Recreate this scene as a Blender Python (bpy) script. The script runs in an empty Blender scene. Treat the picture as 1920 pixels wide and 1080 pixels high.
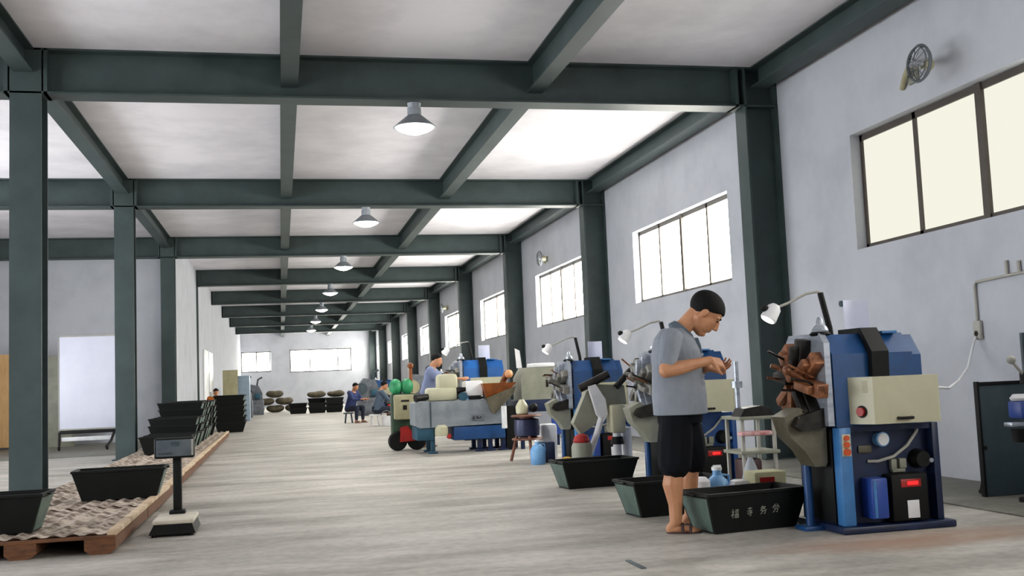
import bpy, bmesh, math, random
from math import sin, cos, pi, radians
from mathutils import Vector, Matrix

random.seed(7)
sc = bpy.context.scene
C = sc.collection

# ------------------------------------------------------------------ camera
HC = 1.13
cam_d = bpy.data.cameras.new('camera')
cam = bpy.data.objects.new('camera', cam_d)
C.objects.link(cam)
R_ = Vector((0.97586318, -0.21458703, -0.04053961))
U_ = Vector((0.02054856, -0.09458483, 0.99530471))
F_ = Vector((0.21741392, 0.97211425, 0.0878924))
m = Matrix((R_, U_, -F_)).transposed().to_4x4()
m.translation = Vector((0, 0, HC))
cam.matrix_world = m
cam_d.sensor_width = 36.0
cam_d.lens = 1962.2 / 1920 * 36.0
cam_d.clip_start = 0.05
cam_d.clip_end = 300
sc.camera = cam

# ------------------------------------------------------------------ world, exposure
EXPOSURE = 0.38
WORLD = 7.5          # open sky beyond the rear opening and the side door
WIN = 17.0            # daylight in the window panes
LAMP_W = 200.0
w = bpy.data.worlds.new('sky')
sc.world = w
w.use_nodes = True
bg = w.node_tree.nodes['Background']
bg.inputs[0].default_value = (0.95, 0.98, 1.0, 1)
bg.inputs[1].default_value = WORLD
sc.view_settings.view_transform = 'Standard'
sc.view_settings.look = 'None'
sc.view_settings.gamma = 1
sc.view_settings.use_curve_mapping = False
sc.view_settings.exposure = EXPOSURE
sc.cycles.use_denoising = True
sc.cycles.max_bounces = 10
sc.cycles.diffuse_bounces = 6
sc.cycles.sample_clamp_indirect = 8.0

# ------------------------------------------------------------------ materials
def lin(h):
    h = h.lstrip('#')
    out = []
    for i in (0, 2, 4):
        c = int(h[i:i + 2], 16) / 255
        out.append(c / 12.92 if c <= 0.04045 else ((c + 0.055) / 1.055) ** 2.4)
    return tuple(out) + (1,)

MATS = {}
def mat(name, col, rough=0.5, metal=0.0, col2=None, scale=6.0, lo=0.35, hi=0.65, bump=0.0, stretch=None, detail=6, spec=0.5):
    """painted, worn or cast surface: a noise mix of two colours of the thing itself"""
    if name in MATS:
        return MATS[name]
    M = bpy.data.materials.new(name)
    M.use_nodes = True
    nt = M.node_tree
    b = nt.nodes['Principled BSDF']
    b.inputs['Roughness'].default_value = rough
    b.inputs['Metallic'].default_value = metal
    b.inputs['Specular IOR Level'].default_value = spec
    c1 = lin(col)
    c2 = lin(col2) if col2 else tuple(0.82 * x for x in c1[:3]) + (1,)
    tc = nt.nodes.new('ShaderNodeTexCoord')
    mp = nt.nodes.new('ShaderNodeMapping')
    if stretch:
        mp.inputs['Scale'].default_value = stretch
    nt.links.new(tc.outputs['Object'], mp.inputs[0])
    nz = nt.nodes.new('ShaderNodeTexNoise')
    nz.inputs['Scale'].default_value = scale
    nz.inputs['Detail'].default_value = detail
    nz.inputs['Roughness'].default_value = 0.62
    nt.links.new(mp.outputs[0], nz.inputs[0])
    rp = nt.nodes.new('ShaderNodeValToRGB')
    rp.color_ramp.elements[0].position = lo
    rp.color_ramp.elements[1].position = hi
    rp.color_ramp.elements[0].color = c1
    rp.color_ramp.elements[1].color = c2
    nt.links.new(nz.outputs[0], rp.inputs[0])
    nt.links.new(rp.outputs[0], b.inputs['Base Color'])
    if bump:
        bp = nt.nodes.new('ShaderNodeBump')
        bp.inputs['Strength'].default_value = bump
        bp.inputs['Distance'].default_value = 0.02
        nt.links.new(nz.outputs[0], bp.inputs['Height'])
        nt.links.new(bp.outputs[0], b.inputs['Normal'])
    MATS[name] = M
    return M

def glow(name, col, strength):
    if name in MATS:
        return MATS[name]
    M = bpy.data.materials.new(name)
    M.use_nodes = True
    nt = M.node_tree
    nt.nodes.clear()
    e = nt.nodes.new('ShaderNodeEmission')
    o = nt.nodes.new('ShaderNodeOutputMaterial')
    e.inputs[0].default_value = lin(col)
    e.inputs[1].default_value = strength
    nt.links.new(e.outputs[0], o.inputs[0])
    MATS[name] = M
    return M

STEEL = mat('grey_green_steel_paint', '#3e4b4b', 0.5, 0, '#323e3e', 2.2, 0.35, 0.7, spec=0.35)
WALLM = mat('white_plaster', '#b9bcc3', 0.85, 0, '#a8abb3', 1.3, 0.42, 0.78, 0.12, spec=0.2, detail=9)
CEILM = mat('white_ceiling_panel', '#eae7ed', 0.8, 0, '#d0ced5', 0.9, 0.40, 0.75, spec=0.2, detail=9)
FRAME = mat('brown_window_metal', '#4a423c', 0.5)
REVEAL = mat('white_reveal', '#e4e2de', 0.8)
BLUE = mat('blue_machine_paint', '#134880', 0.38, 0, '#103d70', 5)
NAVY = mat('navy_machine_paint', '#091f48', 0.42, 0, '#061634', 5)
LBLUE = mat('light_blue_paint', '#3f7ab4', 0.4, 0, '#346aa2', 6)
BBOX = mat('bright_blue_paint', '#26479c', 0.4, 0, '#1f3d88', 6)
CREAM = mat('cream_enamel', '#bdba9f', 0.4, 0, '#b1ae93', 3)
KHAKI = mat('khaki_enamel', '#a39c7c', 0.5, 0, '#8f8a6c', 4)
GREYB = mat('grey_beige_enamel', '#8c8c7d', 0.5, 0, '#7b7c6f', 4)
SILVER = mat('brushed_plate', '#aeb4be', 0.35, 0.55, '#8f96a2', 7, stretch=(1, 1, 6))
BEDG = mat('grey_casting', '#8f969c', 0.45, 0.2, '#767d84', 4)
DARKM = mat('oily_dark_metal', '#2e2a28', 0.42, 0.6, '#171514', 14)
BRONZE = mat('oily_bronze_metal', '#a8704e', 0.38, 0.4, '#5a3522', 12)
OLIVE = mat('grey_olive_casting', '#625c4c', 0.5, 0.1, '#4b4636', 6)
BLACK = mat('black_rubber', '#0b0c0d', 0.6, 0, '#070808', 8, spec=0.25)
BINM = mat('dark_green_plastic', '#0a0e0d', 0.55, 0, '#070a09', 5, spec=0.25)
BINLIT = mat('lit_green_plastic', '#5a6e66', 0.55, 0, '#43544d', 7)  # tub ends: the light falling on them put into a paler green
WHITE = mat('white_plastic', '#e6e6e8', 0.45, 0, '#d4d5d8', 4)
LAVEN = mat('pale_plastic_sheet', '#d6d8ec', 0.5, 0, '#cfd2e6', 3)
RED = mat('red_paint', '#a51d1a', 0.4, 0, '#7c1210', 5)
ORANGE = mat('orange_paint', '#cc4d1c', 0.45)
GREEN = mat('green_paint', '#2e9a63', 0.5, 0, '#237a4e', 5)
DGREEN = mat('dark_green_paint', '#24402c', 0.5, 0, '#18301f', 5)
TEAL = mat('teal_paint', '#1c4d63', 0.5, 0, '#153c4e', 5)
WOOD = mat('pallet_wood', '#75492a', 0.8, 0, '#4a2e1a', 5, stretch=(1, 8, 8), bump=0.2)
PALEW = mat('pale_pallet_edge', '#cdb89c', 0.8, 0, '#a58d72', 9)
TAN = mat('tan_plywood', '#c79f6b', 0.7, 0, '#b58c59', 3, stretch=(6, 1, 1))
RUSTC = mat('rust_orange_metal', '#9a5218', 0.5, 0.1, '#6e360d', 7)
CONDUIT = mat('grey_conduit', '#a9a79f', 0.6)
SKIN = mat('skin', '#c08a66', 0.5, 0, '#b07a58', 9)
SKIN2 = mat('skin_lit_legs', '#c79070', 0.5, 0, '#bb8464', 9)
HAIR = mat('black_hair', '#080708', 0.75, 0, '#0e0c0d', 30, spec=0.2)
SHIRT = mat('grey_blue_polo_cloth', '#878c96', 0.85, 0, '#767c87', 4)
COLLAR = mat('slate_collar_cloth', '#566370', 0.85)
SHORTS = mat('black_shorts_cloth', '#07080c', 0.9, 0, '#0a0d16', 4, spec=0.2)
SANDAL = mat('brown_sandal', '#3a2320', 0.6)
WORKB = mat('faded_blue_work_cloth', '#8690b0', 0.85, 0, '#7580a2', 4)
NAVYC = mat('navy_work_cloth', '#1a2236', 0.85, 0, '#111728', 4)
SLATEC = mat('slate_work_cloth', '#4a5a6c', 0.85)
SACK = mat('olive_sack_cloth', '#5e553e', 0.9, 0, '#3e3a30', 4)
GREYJ = mat('grey_jumble_metal', '#6f747c', 0.6, 0.1, '#4b4f57', 5)
PALEB = mat('pale_blue_plastic', '#6fa3d2', 0.45, 0, '#5f92c4', 5)
GUNM = mat('dark_slate_panel', '#3a4a52', 0.5, 0, '#2f3e46', 4)
GLASSD = mat('grey_display', '#5b646c', 0.25, 0, '#4a525a', 3)
REDGLOW = glow('red_digits', '#ff2020', 2.2)

def floor_mat(name, c1, c2, c3, stain=True):
    M = bpy.data.materials.new(name)
    M.use_nodes = True
    nt = M.node_tree
    N = nt.nodes.new
    b = nt.nodes['Principled BSDF']
    b.inputs['Roughness'].default_value = 0.55
    b.inputs['Specular IOR Level'].default_value = 0.35
    tc = N('ShaderNodeTexCoord')
    mp = N('ShaderNodeMapping')
    mp.inputs['Scale'].default_value = (0.35, 1.1, 1)
    nt.links.new(tc.outputs['Object'], mp.inputs[0])
    n1 = N('ShaderNodeTexNoise'); n1.inputs['Scale'].default_value = 1.6; n1.inputs['Detail'].default_value = 9
    n1.inputs['Roughness'].default_value = 0.65
    nt.links.new(mp.outputs[0], n1.inputs[0])
    r1 = N('ShaderNodeValToRGB')
    r1.color_ramp.elements[0].position = 0.36; r1.color_ramp.elements[0].color = lin(c2)
    r1.color_ramp.elements[1].position = 0.62; r1.color_ramp.elements[1].color = lin(c1)
    nt.links.new(n1.outputs[0], r1.inputs[0])
    n2 = N('ShaderNodeTexNoise'); n2.inputs['Scale'].default_value = 14; n2.inputs['Detail'].default_value = 6
    nt.links.new(tc.outputs['Object'], n2.inputs[0])
    r2 = N('ShaderNodeValToRGB')
    r2.color_ramp.elements[0].position = 0.35; r2.color_ramp.elements[0].color = (0.72, 0.71, 0.7, 1)
    r2.color_ramp.elements[1].position = 0.6; r2.color_ramp.elements[1].color = (1, 1, 1, 1)
    nt.links.new(n2.outputs[0], r2.inputs[0])
    mx = N('ShaderNodeMixRGB'); mx.blend_type = 'MULTIPLY'; mx.inputs[0].default_value = 0.6
    nt.links.new(r1.outputs[0], mx.inputs[1]); nt.links.new(r2.outputs[0], mx.inputs[2])
    last = mx
    if stain:
        # a rusty oil stain on the concrete in front of the blue machine
        sx = N('ShaderNodeSeparateXYZ'); nt.links.new(tc.outputs['Object'], sx.inputs[0])
        def quad(sock, c, wd):
            a = N('ShaderNodeMath'); a.operation = 'SUBTRACT'; a.inputs[1].default_value = c
            nt.links.new(sock, a.inputs[0])
            d = N('ShaderNodeMath'); d.operation = 'DIVIDE'; d.inputs[1].default_value = wd
            nt.links.new(a.outputs[0], d.inputs[0])
            p = N('ShaderNodeMath'); p.operation = 'MULTIPLY'
            nt.links.new(d.outputs[0], p.inputs[0]); nt.links.new(d.outputs[0], p.inputs[1])
            return p
        qx = quad(sx.outputs[0], 4.0, 1.15); qy = quad(sx.outputs[1], 6.2, 0.42)
        ad = N('ShaderNodeMath'); nt.links.new(qx.outputs[0], ad.inputs[0]); nt.links.new(qy.outputs[0], ad.inputs[1])
        nm = N('ShaderNodeMath'); nm.operation = 'MULTIPLY_ADD'; nm.inputs[1].default_value = 2.2
        nt.links.new(n1.outputs[0], nm.inputs[0]); nt.links.new(ad.outputs[0], nm.inputs[2])
        mr = N('ShaderNodeMapRange'); mr.inputs[1].default_value = 2.1; mr.inputs[2].default_value = 1.0
        mr.inputs[3].default_value = 0; mr.inputs[4].default_value = 0.75
        nt.links.new(nm.outputs[0], mr.inputs[0])
        m2 = N('ShaderNodeMixRGB'); nt.links.new(mr.outputs[0], m2.inputs[0])
        nt.links.new(last.outputs[0], m2.inputs[1]); m2.inputs[2].default_value = lin(c3)
        last = m2
    nt.links.new(last.outputs[0], b.inputs['Base Color'])
    bp = N('ShaderNodeBump'); bp.inputs['Strength'].default_value = 0.08
    nt.links.new(n2.outputs[0], bp.inputs['Height']); nt.links.new(bp.outputs[0], b.inputs['Normal'])
    return M
FLOORM = floor_mat('worn_concrete', '#bbb7b0', '#8b877f', '#a07c64')
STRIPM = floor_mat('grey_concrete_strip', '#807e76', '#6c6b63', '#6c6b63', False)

def pallet_top_mat():
    M = bpy.data.materials.new('dimpled_board')
    M.use_nodes = True
    nt = M.node_tree
    b = nt.nodes['Principled BSDF']
    b.inputs['Roughness'].default_value = 0.85
    tc = nt.nodes.new('ShaderNodeTexCoord')
    nz = nt.nodes.new('ShaderNodeTexNoise')
    nz.inputs['Scale'].default_value = 10; nz.inputs['Detail'].default_value = 4
    nt.links.new(tc.outputs['Object'], nz.inputs[0])
    rp = nt.nodes.new('ShaderNodeValToRGB')
    rp.color_ramp.elements[0].position = 0.4; rp.color_ramp.elements[0].color = lin('#66574b')
    rp.color_ramp.elements[1].position = 0.6; rp.color_ramp.elements[1].color = lin('#bcaea0')
    nt.links.new(nz.outputs[0], rp.inputs[0])
    nt.links.new(rp.outputs[0], b.inputs['Base Color'])
    return M
LUMPY = pallet_top_mat()

# ------------------------------------------------------------------ mesh builder
class MB:
    def __init__(self):
        self.bm = bmesh.new()
    def _add(self, verts, faces):
        vs = [self.bm.verts.new(v) for v in verts]
        for f in faces:
            try:
                self.bm.faces.new([vs[i] for i in f])
            except ValueError:
                pass
        return vs
    def box(self, x0, y0, z0, x1, y1, z1, bev=0.0, M=None):
        b = bmesh.new()
        bmesh.ops.create_cube(b, size=1)
        sx, sy, sz = abs(x1 - x0), abs(y1 - y0), abs(z1 - z0)
        for v in b.verts:
            v.co = Vector(((v.co.x + .5) * sx + min(x0, x1), (v.co.y + .5) * sy + min(y0, y1), (v.co.z + .5) * sz + min(z0, z1)))
        if bev:
            bmesh.ops.bevel(b, geom=b.edges[:], offset=min(bev, sx / 2.2, sy / 2.2, sz / 2.2), segments=2, affect='EDGES', profile=0.5)
        self._merge(b, M)
        return self
    def _merge(self, b, M=None):
        if M is not None:
            b.transform(M)
        me = bpy.data.meshes.new('tmp')
        b.to_mesh(me); b.free()
        self.bm.from_mesh(me)
        bpy.data.meshes.remove(me)
    def frustum(self, bot, top, z0, z1):
        """bot/top = (x0,y0,x1,y1)"""
        v = []
        for (x0, y0, x1, y1), z in ((bot, z0), (top, z1)):
            v += [(x0, y0, z), (x1, y0, z), (x1, y1, z), (x0, y1, z)]
        self._add(v, [(3, 2, 1, 0), (4, 5, 6, 7), (0, 1, 5, 4), (1, 2, 6, 5), (2, 3, 7, 6), (3, 0, 4, 7)])
        return self
    def cyl(self, p0, p1, r0, r1=None, seg=16):
        r1 = r0 if r1 is None else r1
        p0, p1 = Vector(p0), Vector(p1)
        d = (p1 - p0).normalized()
        a = d.orthogonal().normalized(); c = d.cross(a)
        v = []
        for p, r in ((p0, r0), (p1, r1)):
            for i in range(seg):
                t = 2 * pi * i / seg
                v.append(p + (a * cos(t) + c * sin(t)) * max(r, 1e-4))
        f = [(i, (i + 1) % seg, seg + (i + 1) % seg, seg + i) for i in range(seg)]
        f += [tuple(range(seg - 1, -1, -1)), tuple(range(seg, 2 * seg))]
        self._add(v, f)
        return self
    def tube(self, pts, r, seg=8, closed=False):
        pts = [Vector(p) for p in pts]
        n = len(pts)
        rings = []
        prev = None
        for i, p in enumerate(pts):
            if closed:
                d = (pts[(i + 1) % n] - pts[i - 1])
            else:
                d = pts[min(i + 1, n - 1)] - pts[max(i - 1, 0)]
            d.normalize()
            a = d.orthogonal().normalized() if prev is None else (prev - d * prev.dot(d)).normalized()
            prev = a
            c = d.cross(a)
            rings.append([self.bm.verts.new(p + (a * cos(2 * pi * k / seg) + c * sin(2 * pi * k / seg)) * r) for k in range(seg)])
        for i in range(n if closed else n - 1):
            A, B = rings[i], rings[(i + 1) % n]
            for k in range(seg):
                self.bm.faces.new((A[k], A[(k + 1) % seg], B[(k + 1) % seg], B[k]))
        if not closed:
            self.bm.faces.new(rings[0][::-1]); self.bm.faces.new(rings[-1])
        return self
    def lathe(self, prof, c=(0, 0, 0), seg=24, M=None):
        """prof = [(r, z)] from bottom to top around the z axis"""
        b = bmesh.new()
        rings = []
        for r, z in prof:
            rings.append([b.verts.new((max(r, 1e-4) * cos(2 * pi * k / seg), max(r, 1e-4) * sin(2 * pi * k / seg), z)) for k in range(seg)])
        for A, B in zip(rings[:-1], rings[1:]):
            for k in range(seg):
                b.faces.new((A[k], A[(k + 1) % seg], B[(k + 1) % seg], B[k]))
        b.faces.new(rings[0][::-1]); b.faces.new(rings[-1])
        T = Matrix.Translation(c)
        self._merge(b, T @ M if M is not None else T)
        return self
    def prism(self, poly, a0, a1, axis='y'):
        """poly = 2D outline in the other two axes, extruded from a0 to a1"""
        def P(u, v, a):
            return {'x': (a, u, v), 'y': (u, a, v), 'z': (u, v, a)}[axis]
        n = len(poly)
        v = [P(u, w_, a0) for u, w_ in poly] + [P(u, w_, a1) for u, w_ in poly]
        f = [(i, (i + 1) % n, n + (i + 1) % n, n + i) for i in range(n)]
        f += [tuple(range(n - 1, -1, -1)), tuple(range(n, 2 * n))]
        self._add(v, f)
        return self
    def ball(self, c, r, seg=16, M=None):
        b = bmesh.new()
        bmesh.ops.create_uvsphere(b, u_segments=seg, v_segments=max(6, seg // 2), radius=1)
        rr = (r, r, r) if not isinstance(r, (tuple, list)) else r
        S = Matrix.Diagonal((*rr, 1))
        self._merge(b, Matrix.Translation(c) @ (M if M is not None else Matrix.Identity(4)) @ S)
        return self
    def cone(self, p1, r1, p2, r2, sub=2):
        """hull of two balls: a tapered limb"""
        b = bmesh.new()
        for p, r in ((p1, r1), (p2, r2)):
            bmesh.ops.create_icosphere(b, subdivisions=sub, radius=r, matrix=Matrix.Translation(p))
        res = bmesh.ops.convex_hull(b, input=b.verts[:])
        junk = list(set(res['geom_interior'] + res['geom_unused']))
        bmesh.ops.delete(b, geom=[g for g in junk if isinstance(g, bmesh.types.BMVert)], context='VERTS')
        self._merge(b)
        return self
    def chain(self, pts, sub=2):
        for (p1, r1), (p2, r2) in zip(pts[:-1], pts[1:]):
            self.cone(p1, r1, p2, r2, sub)
        return self
    def rings(self, rs, seg=28):
        """closed loft of ellipses: (centre, half depth, half width, heading angle)"""
        L = []
        for c, rf, rw, a in rs:
            f = Vector((cos(a), sin(a), 0)); s = Vector((-sin(a), cos(a), 0))
            ring = []
            for k in range(seg):
                t = 2 * pi * k / seg
                x, y = cos(t), sin(t)
                q = (abs(x) ** 2.5 + abs(y) ** 2.5) ** (1 / 2.5)
                ring.append(self.bm.verts.new(Vector(c) + f * (rf * x / q) + s * (rw * y / q)))
            L.append(ring)
        for A, B in zip(L[:-1], L[1:]):
            for k in range(seg):
                self.bm.faces.new((A[k], A[(k + 1) % seg], B[(k + 1) % seg], B[k]))
        self.bm.faces.new(L[0][::-1]); self.bm.faces.new(L[-1])
        return self
    def build(self, name, material, parent=None, loc=None, rz=0.0, sharp=35, remesh=0, smooth=0):
        bmesh.ops.recalc_face_normals(self.bm, faces=self.bm.faces[:])
        for f in self.bm.faces:
            f.smooth = True
        for e in self.bm.edges:
            if len(e.link_faces) == 2:
                e.smooth = e.calc_face_angle(0) < radians(sharp)
        me = bpy.data.meshes.new(name)
        self.bm.to_mesh(me); self.bm.free()
        me.materials.append(material)
        o = bpy.data.objects.new(name, me)
        C.objects.link(o)
        if parent is not None:
            o.parent = parent
        if loc is not None:
            o.location = loc
        o.rotation_euler.z = rz
        if remesh:
            r = o.modifiers.new('remesh', 'REMESH'); r.mode = 'VOXEL'; r.voxel_size = remesh; r.use_smooth_shade = True
            if smooth:
                s = o.modifiers.new('smooth', 'SMOOTH'); s.iterations = smooth; s.factor = 0.5
        return o

def tag(o, label, cat, group=None, kind=None):
    o['label'] = label; o['category'] = cat
    if group: o['group'] = group
    if kind: o['kind'] = kind
    return o

def thing(name, label, cat, loc=(0, 0, 0), rz=0.0, group=None):
    o = bpy.data.objects.new(name, None)
    o.empty_display_size = 0.1
    C.objects.link(o)
    o.location = loc; o.rotation_euler.z = rz
    return tag(o, label, cat, group)

def struct(name, mb, material, parent=None, **k):
    o = mb.build(name, material, parent, **k)
    o['kind'] = 'structure'
    return o

def dup(root, loc, rz=None, label=None):
    r = root.copy(); C.objects.link(r); r.location = loc
    if rz is not None: r.rotation_euler.z = rz
    if label: r['label'] = label
    for ch in list(root.children):
        c = ch.copy(); C.objects.link(c); c.parent = r
        for g in ch.children:
            d = g.copy(); C.objects.link(d); d.parent = c
    return r

# ------------------------------------------------------------------ the hall
Y1, SP, NB = 12.265, 7.456, 9
ZB, ZT = 4.53, 5.05                # underside and top of the cross beams
WX = 6.38                          # right wall
YE = Y1 + 8 * SP                   # end wall
LX = -9.0                          # far left wall
YR = -9.0                          # rear wall
YC = 27.42                         # partition across the left aisle

struct('floor', MB().box(LX - .3, YR, -.2, WX + .3, YE + .3, 0), FLOORM)
struct('floor_strip', MB().box(5.2, YR, 0, WX, YE, .012, .004), STRIPM)
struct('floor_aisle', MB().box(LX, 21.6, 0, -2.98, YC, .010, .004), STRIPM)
struct('ceiling', MB().box(LX - .3, YR, ZT, WX + .3, YE + .3, ZT + .15), CEILM)

WZ0, WZ1, WHALF = 2.44, 3.75, 2.1
WC = [8.5 + 7.58 * k for k in range(-2, 9)]
mb = MB()
mb.box(WX, YR, 0, WX + .26, YE, WZ0)
mb.box(WX, YR, WZ1, WX + .26, YE, ZT)
edges = [YR]
for c in WC:
    edges += [c - WHALF, c + WHALF]
edges.append(YE)
for a, b in zip(edges[0::2], edges[1::2]):
    mb.box(WX, a, WZ0, WX + .26, b, WZ1)
struct('wall_right', mb, WALLM)

DIMPANE = glow('dimmed_daylight_pane', '#eceadb', 0.84)  # visible near panes: the same daylight toned down to cream in the colour
PANE = glow('daylit_pane', '#fffdf2', WIN)
for k, c in enumerate(WC):
    mb = MB()
    x0, x1 = WX + .12, WX + .18
    y0, y1 = c - WHALF, c + WHALF
    mb.box(x0, y0, WZ0, x1, y1, WZ0 + .06); mb.box(x0, y0, WZ1 - .07, x1, y1, WZ1)
    mb.box(x0, y0, WZ0, x1, y0 + .05, WZ1); mb.box(x0, y1 - .05, WZ0, x1, y1, WZ1)
    for q in (1, 2, 3):
        wd = .045 if q == 2 else .028
        ym = y0 + q * (y1 - y0) / 4
        mb.box(x0 - (.02 if q == 2 else 0), ym - wd, WZ0, x1, ym + wd, WZ1)
    f = struct('window_%d' % (k + 1), mb, FRAME)
    for q in range(4):
        a = y0 + q * (y1 - y0) / 4 + .03; b = y0 + (q + 1) * (y1 - y0) / 4 - .03
        MB().box(x0 + .02, a, WZ0 + .04, x0 + .03, b, WZ1 - .05).build('pane', DIMPANE if k == 2 and q else PANE, f)  # near window: visible panes dimmed, the unseen one at full strength for added light

# end wall with its two windows
EW = [(-2.55, -.62, 2.36, 3.72), (.62, 4.72, 2.26, 3.78)]
mb = MB()
mb.box(LX, YE, 0, WX, YE + .26, 2.26)
mb.box(LX, YE, 3.78, WX, YE + .26, ZT)
mb.box(LX, YE, 2.26, EW[0][0], YE + .26, 3.78); mb.box(EW[0][1], YE, 2.26, EW[1][0], YE + .26, 3.78); mb.box(EW[1][1], YE, 2.26, WX, YE + .26, 3.78)
mb.box(EW[0][0], YE, 2.26, EW[0][1], YE + .26, 2.36); mb.box(EW[0][0], YE, 3.72, EW[0][1], YE + .26, 3.78)
struct('wall_end', mb, WALLM)
for k, (a, b, c, d) in enumerate(EW):
    mb = MB()
    for x in [a, b - .08] + ([a + 1.3, b - .95] if k else [a + .95]):
        mb.box(x, YE + .1, c, x + .07, YE + .16, d)
    mb.box(a, YE + .1, c, b, YE + .16, c + .07); mb.box(a, YE + .1, d - .07, b, YE + .16, d)
    f = struct('window_%d' % (len(WC) + 1 + k), mb, FRAME)
    MB().box(a + .03, YE + .12, c + .03, b - .03, YE + .13, d - .03).build('pane', PANE, f)

# left side: open aisle as far as the partition, then a long wall on the column line
mb = MB()
for a, b in ((YR, 3.6), (10.0, 13.2), (20.8, YC)):
    mb.box(LX - .26, a, 0, LX, b, ZT)
for a, b in ((3.6, 10.0), (13.2, 20.8)):     # two wide open loading doors
    mb.box(LX - .26, a, 3.6, LX, b, ZT)
struct('wall_left', mb, WALLM)
struct('wall_rear', MB().box(LX - .26, YR - .2, 0, WX + .26, YR, ZT), WALLM)
struct('wall_partition', MB().box(LX, YC, 0, -2.62, YC + .2, ZT), WALLM)
struct('wall_left_long', MB().box(-2.78, YC + .2, 0, -2.58, YE, ZT), WALLM)
d = struct('door_1', MB().box(-2.578, 37.2, .02, -2.53, 41.8, 2.62, .01), WHITE)
MB().box(-2.53, 39.47, .02, -2.522, 39.53, 2.6).build('door_gap', GUNM, d)
MB().tube([(-2.52, 39.3, .95), (-2.47, 39.3, .97), (-2.47, 39.3, 1.13), (-2.52, 39.3, 1.15)], .012).build('door_handle', DARKM, d)

# steel frame: H columns and I beams
def ibeam_x(x0, x1, y, z0, z1, w=.30, t=.022):
    mb = MB()
    mb.box(x0, y, z0, x1, y + w, z0 + t); mb.box(x0, y, z1 - t, x1, y + w, z1)
    mb.box(x0 + .002, y + w / 2 - .012, z0 + .004, x1 - .002, y + w / 2 + .012, z1 - .004)
    return mb
def ibeam_y(y0, y1, xc, z0, z1, w=.20, t=.018):
    mb = MB()
    mb.box(xc - w / 2, y0, z0, xc + w / 2, y1, z0 + t); mb.box(xc - w / 2, y0, z1 - t, xc + w / 2, y1, z1)
    mb.box(xc - .01, y0 + .002, z0 + .004, xc + .01, y1 - .002, z1 - .004)
    return mb
for i in range(NB):
    y = Y1 + i * SP
    xl = LX if i < 3 else -2.6
    if i < 8:
        mb = ibeam_x(xl, WX, y, ZB, ZT, .31)
        # end plates where the beam meets the columns
        mb.box(5.80, y, ZB, 5.84, y + .31, ZT); mb.box(-2.52, y, ZB, -2.48, y + .31, ZT)
        if i < 3:
            mb.box(-2.93, y, ZB, -2.89, y + .31, ZT)
        struct('cross_beam', mb, STEEL)
    yy = y if i < 8 else YE - .34
    mb = MB()
    mb.box(-2.87, yy, 0, -2.54, yy + .022, ZT); mb.box(-2.87, yy + .31, 0, -2.54, yy + .332, ZT)
    mb.box(-2.716, yy + .004, .001, -2.694, yy + .328, ZT - .001)
    if i < 3:
        mb.box(-2.93, yy - .04, 0, -2.48, yy + .37, .022)
        struct('column', mb, STEEL)
    elif i == 3:
        struct('column', mb, STEEL)
    mb = MB()
    mb.box(5.92, yy, 0, 5.945, yy + .30, ZT); mb.box(WX - .025, yy, 0, WX - .001, yy + .30, ZT)
    mb.box(5.924, yy + .14, .001, WX - .003, yy + .16, ZT - .001)
    mb.box(5.88, yy - .04, 0, WX, yy + .34, .022)
    struct('column', mb, STEEL)
for i in range(-2, 8):
    y0, y1 = Y1 + i * SP + .312, Y1 + (i + 1) * SP
    y0 = max(y0, YR); y1 = min(y1, YE)
    if i == 7: y1 = YE
    a0 = y0 - .18 if i > -2 else y0
    struct('long_beam', ibeam_y(a0, y1 + (.12 if i < 7 else 0), .17, 4.69, ZT), STEEL)
    struct('long_beam', ibeam_y(a0, y1 + (.12 if i < 7 else 0), 3.16, 4.68, ZT), STEEL)
    struct('long_beam', ibeam_y(y0, y1, -2.725, 4.77, ZT, .21), STEEL)
    struct('long_beam', ibeam_y(y0, y1, 6.14, 4.78, ZT, .24), STEEL)

# ------------------------------------------------------------------ high bay lamps
BULB = glow('lamp_bulb', '#fffdf0', 30)
SHADEIN = mat('white_shade_inside', '#f4f4f0', 0.4)
SHADEM = mat('spun_aluminium', '#9aa0a8', 0.45, 0.1, '#868c94', 5)
ordn = ['nearest', 'second', 'third', 'fourth', 'fifth', 'sixth', 'seventh']
for i in range(7):
    y = Y1 + i * SP + .155
    t = thing('pendant_lamp', 'conical metal high-bay lamp, the %s of the row under the steel cross beams' % ordn[i], 'lamp', (1.65, y, ZB), group='row of high-bay lamps')
    MB().cyl((0, 0, -.06), (0, 0, 0), .07, .085).build('ceiling_plate', SHADEM, t)
    MB().lathe([(.06, -.17), (.085, -.15), (.085, -.06), (.05, -.055)]).build('lamp_cap', SHADEM, t)
    sh = MB()
    sh.lathe([(.255, -.30), (.262, -.295), (.10, -.16), (.07, -.15), (.065, -.155), (.095, -.167), (.25, -.298)])
    sh.build('lamp_shade', SHADEM, t)
    MB().lathe([(.01, -.385), (.09, -.37), (.18, -.335), (.235, -.30), (.245, -.294), (.235, -.288), (.01, -.285)]).build('diffuser', BULB, t)
    l = bpy.data.lights.new('lamp_light', 'SPOT'); l.energy = LAMP_W; l.color = (1, .97, .9)
    l.spot_size = radians(150); l.spot_blend = .5; l.shadow_soft_size = .16
    lo = bpy.data.objects.new('lamp_light', l); C.objects.link(lo); lo.parent = t; lo.location = (0, 0, -.46)

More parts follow.
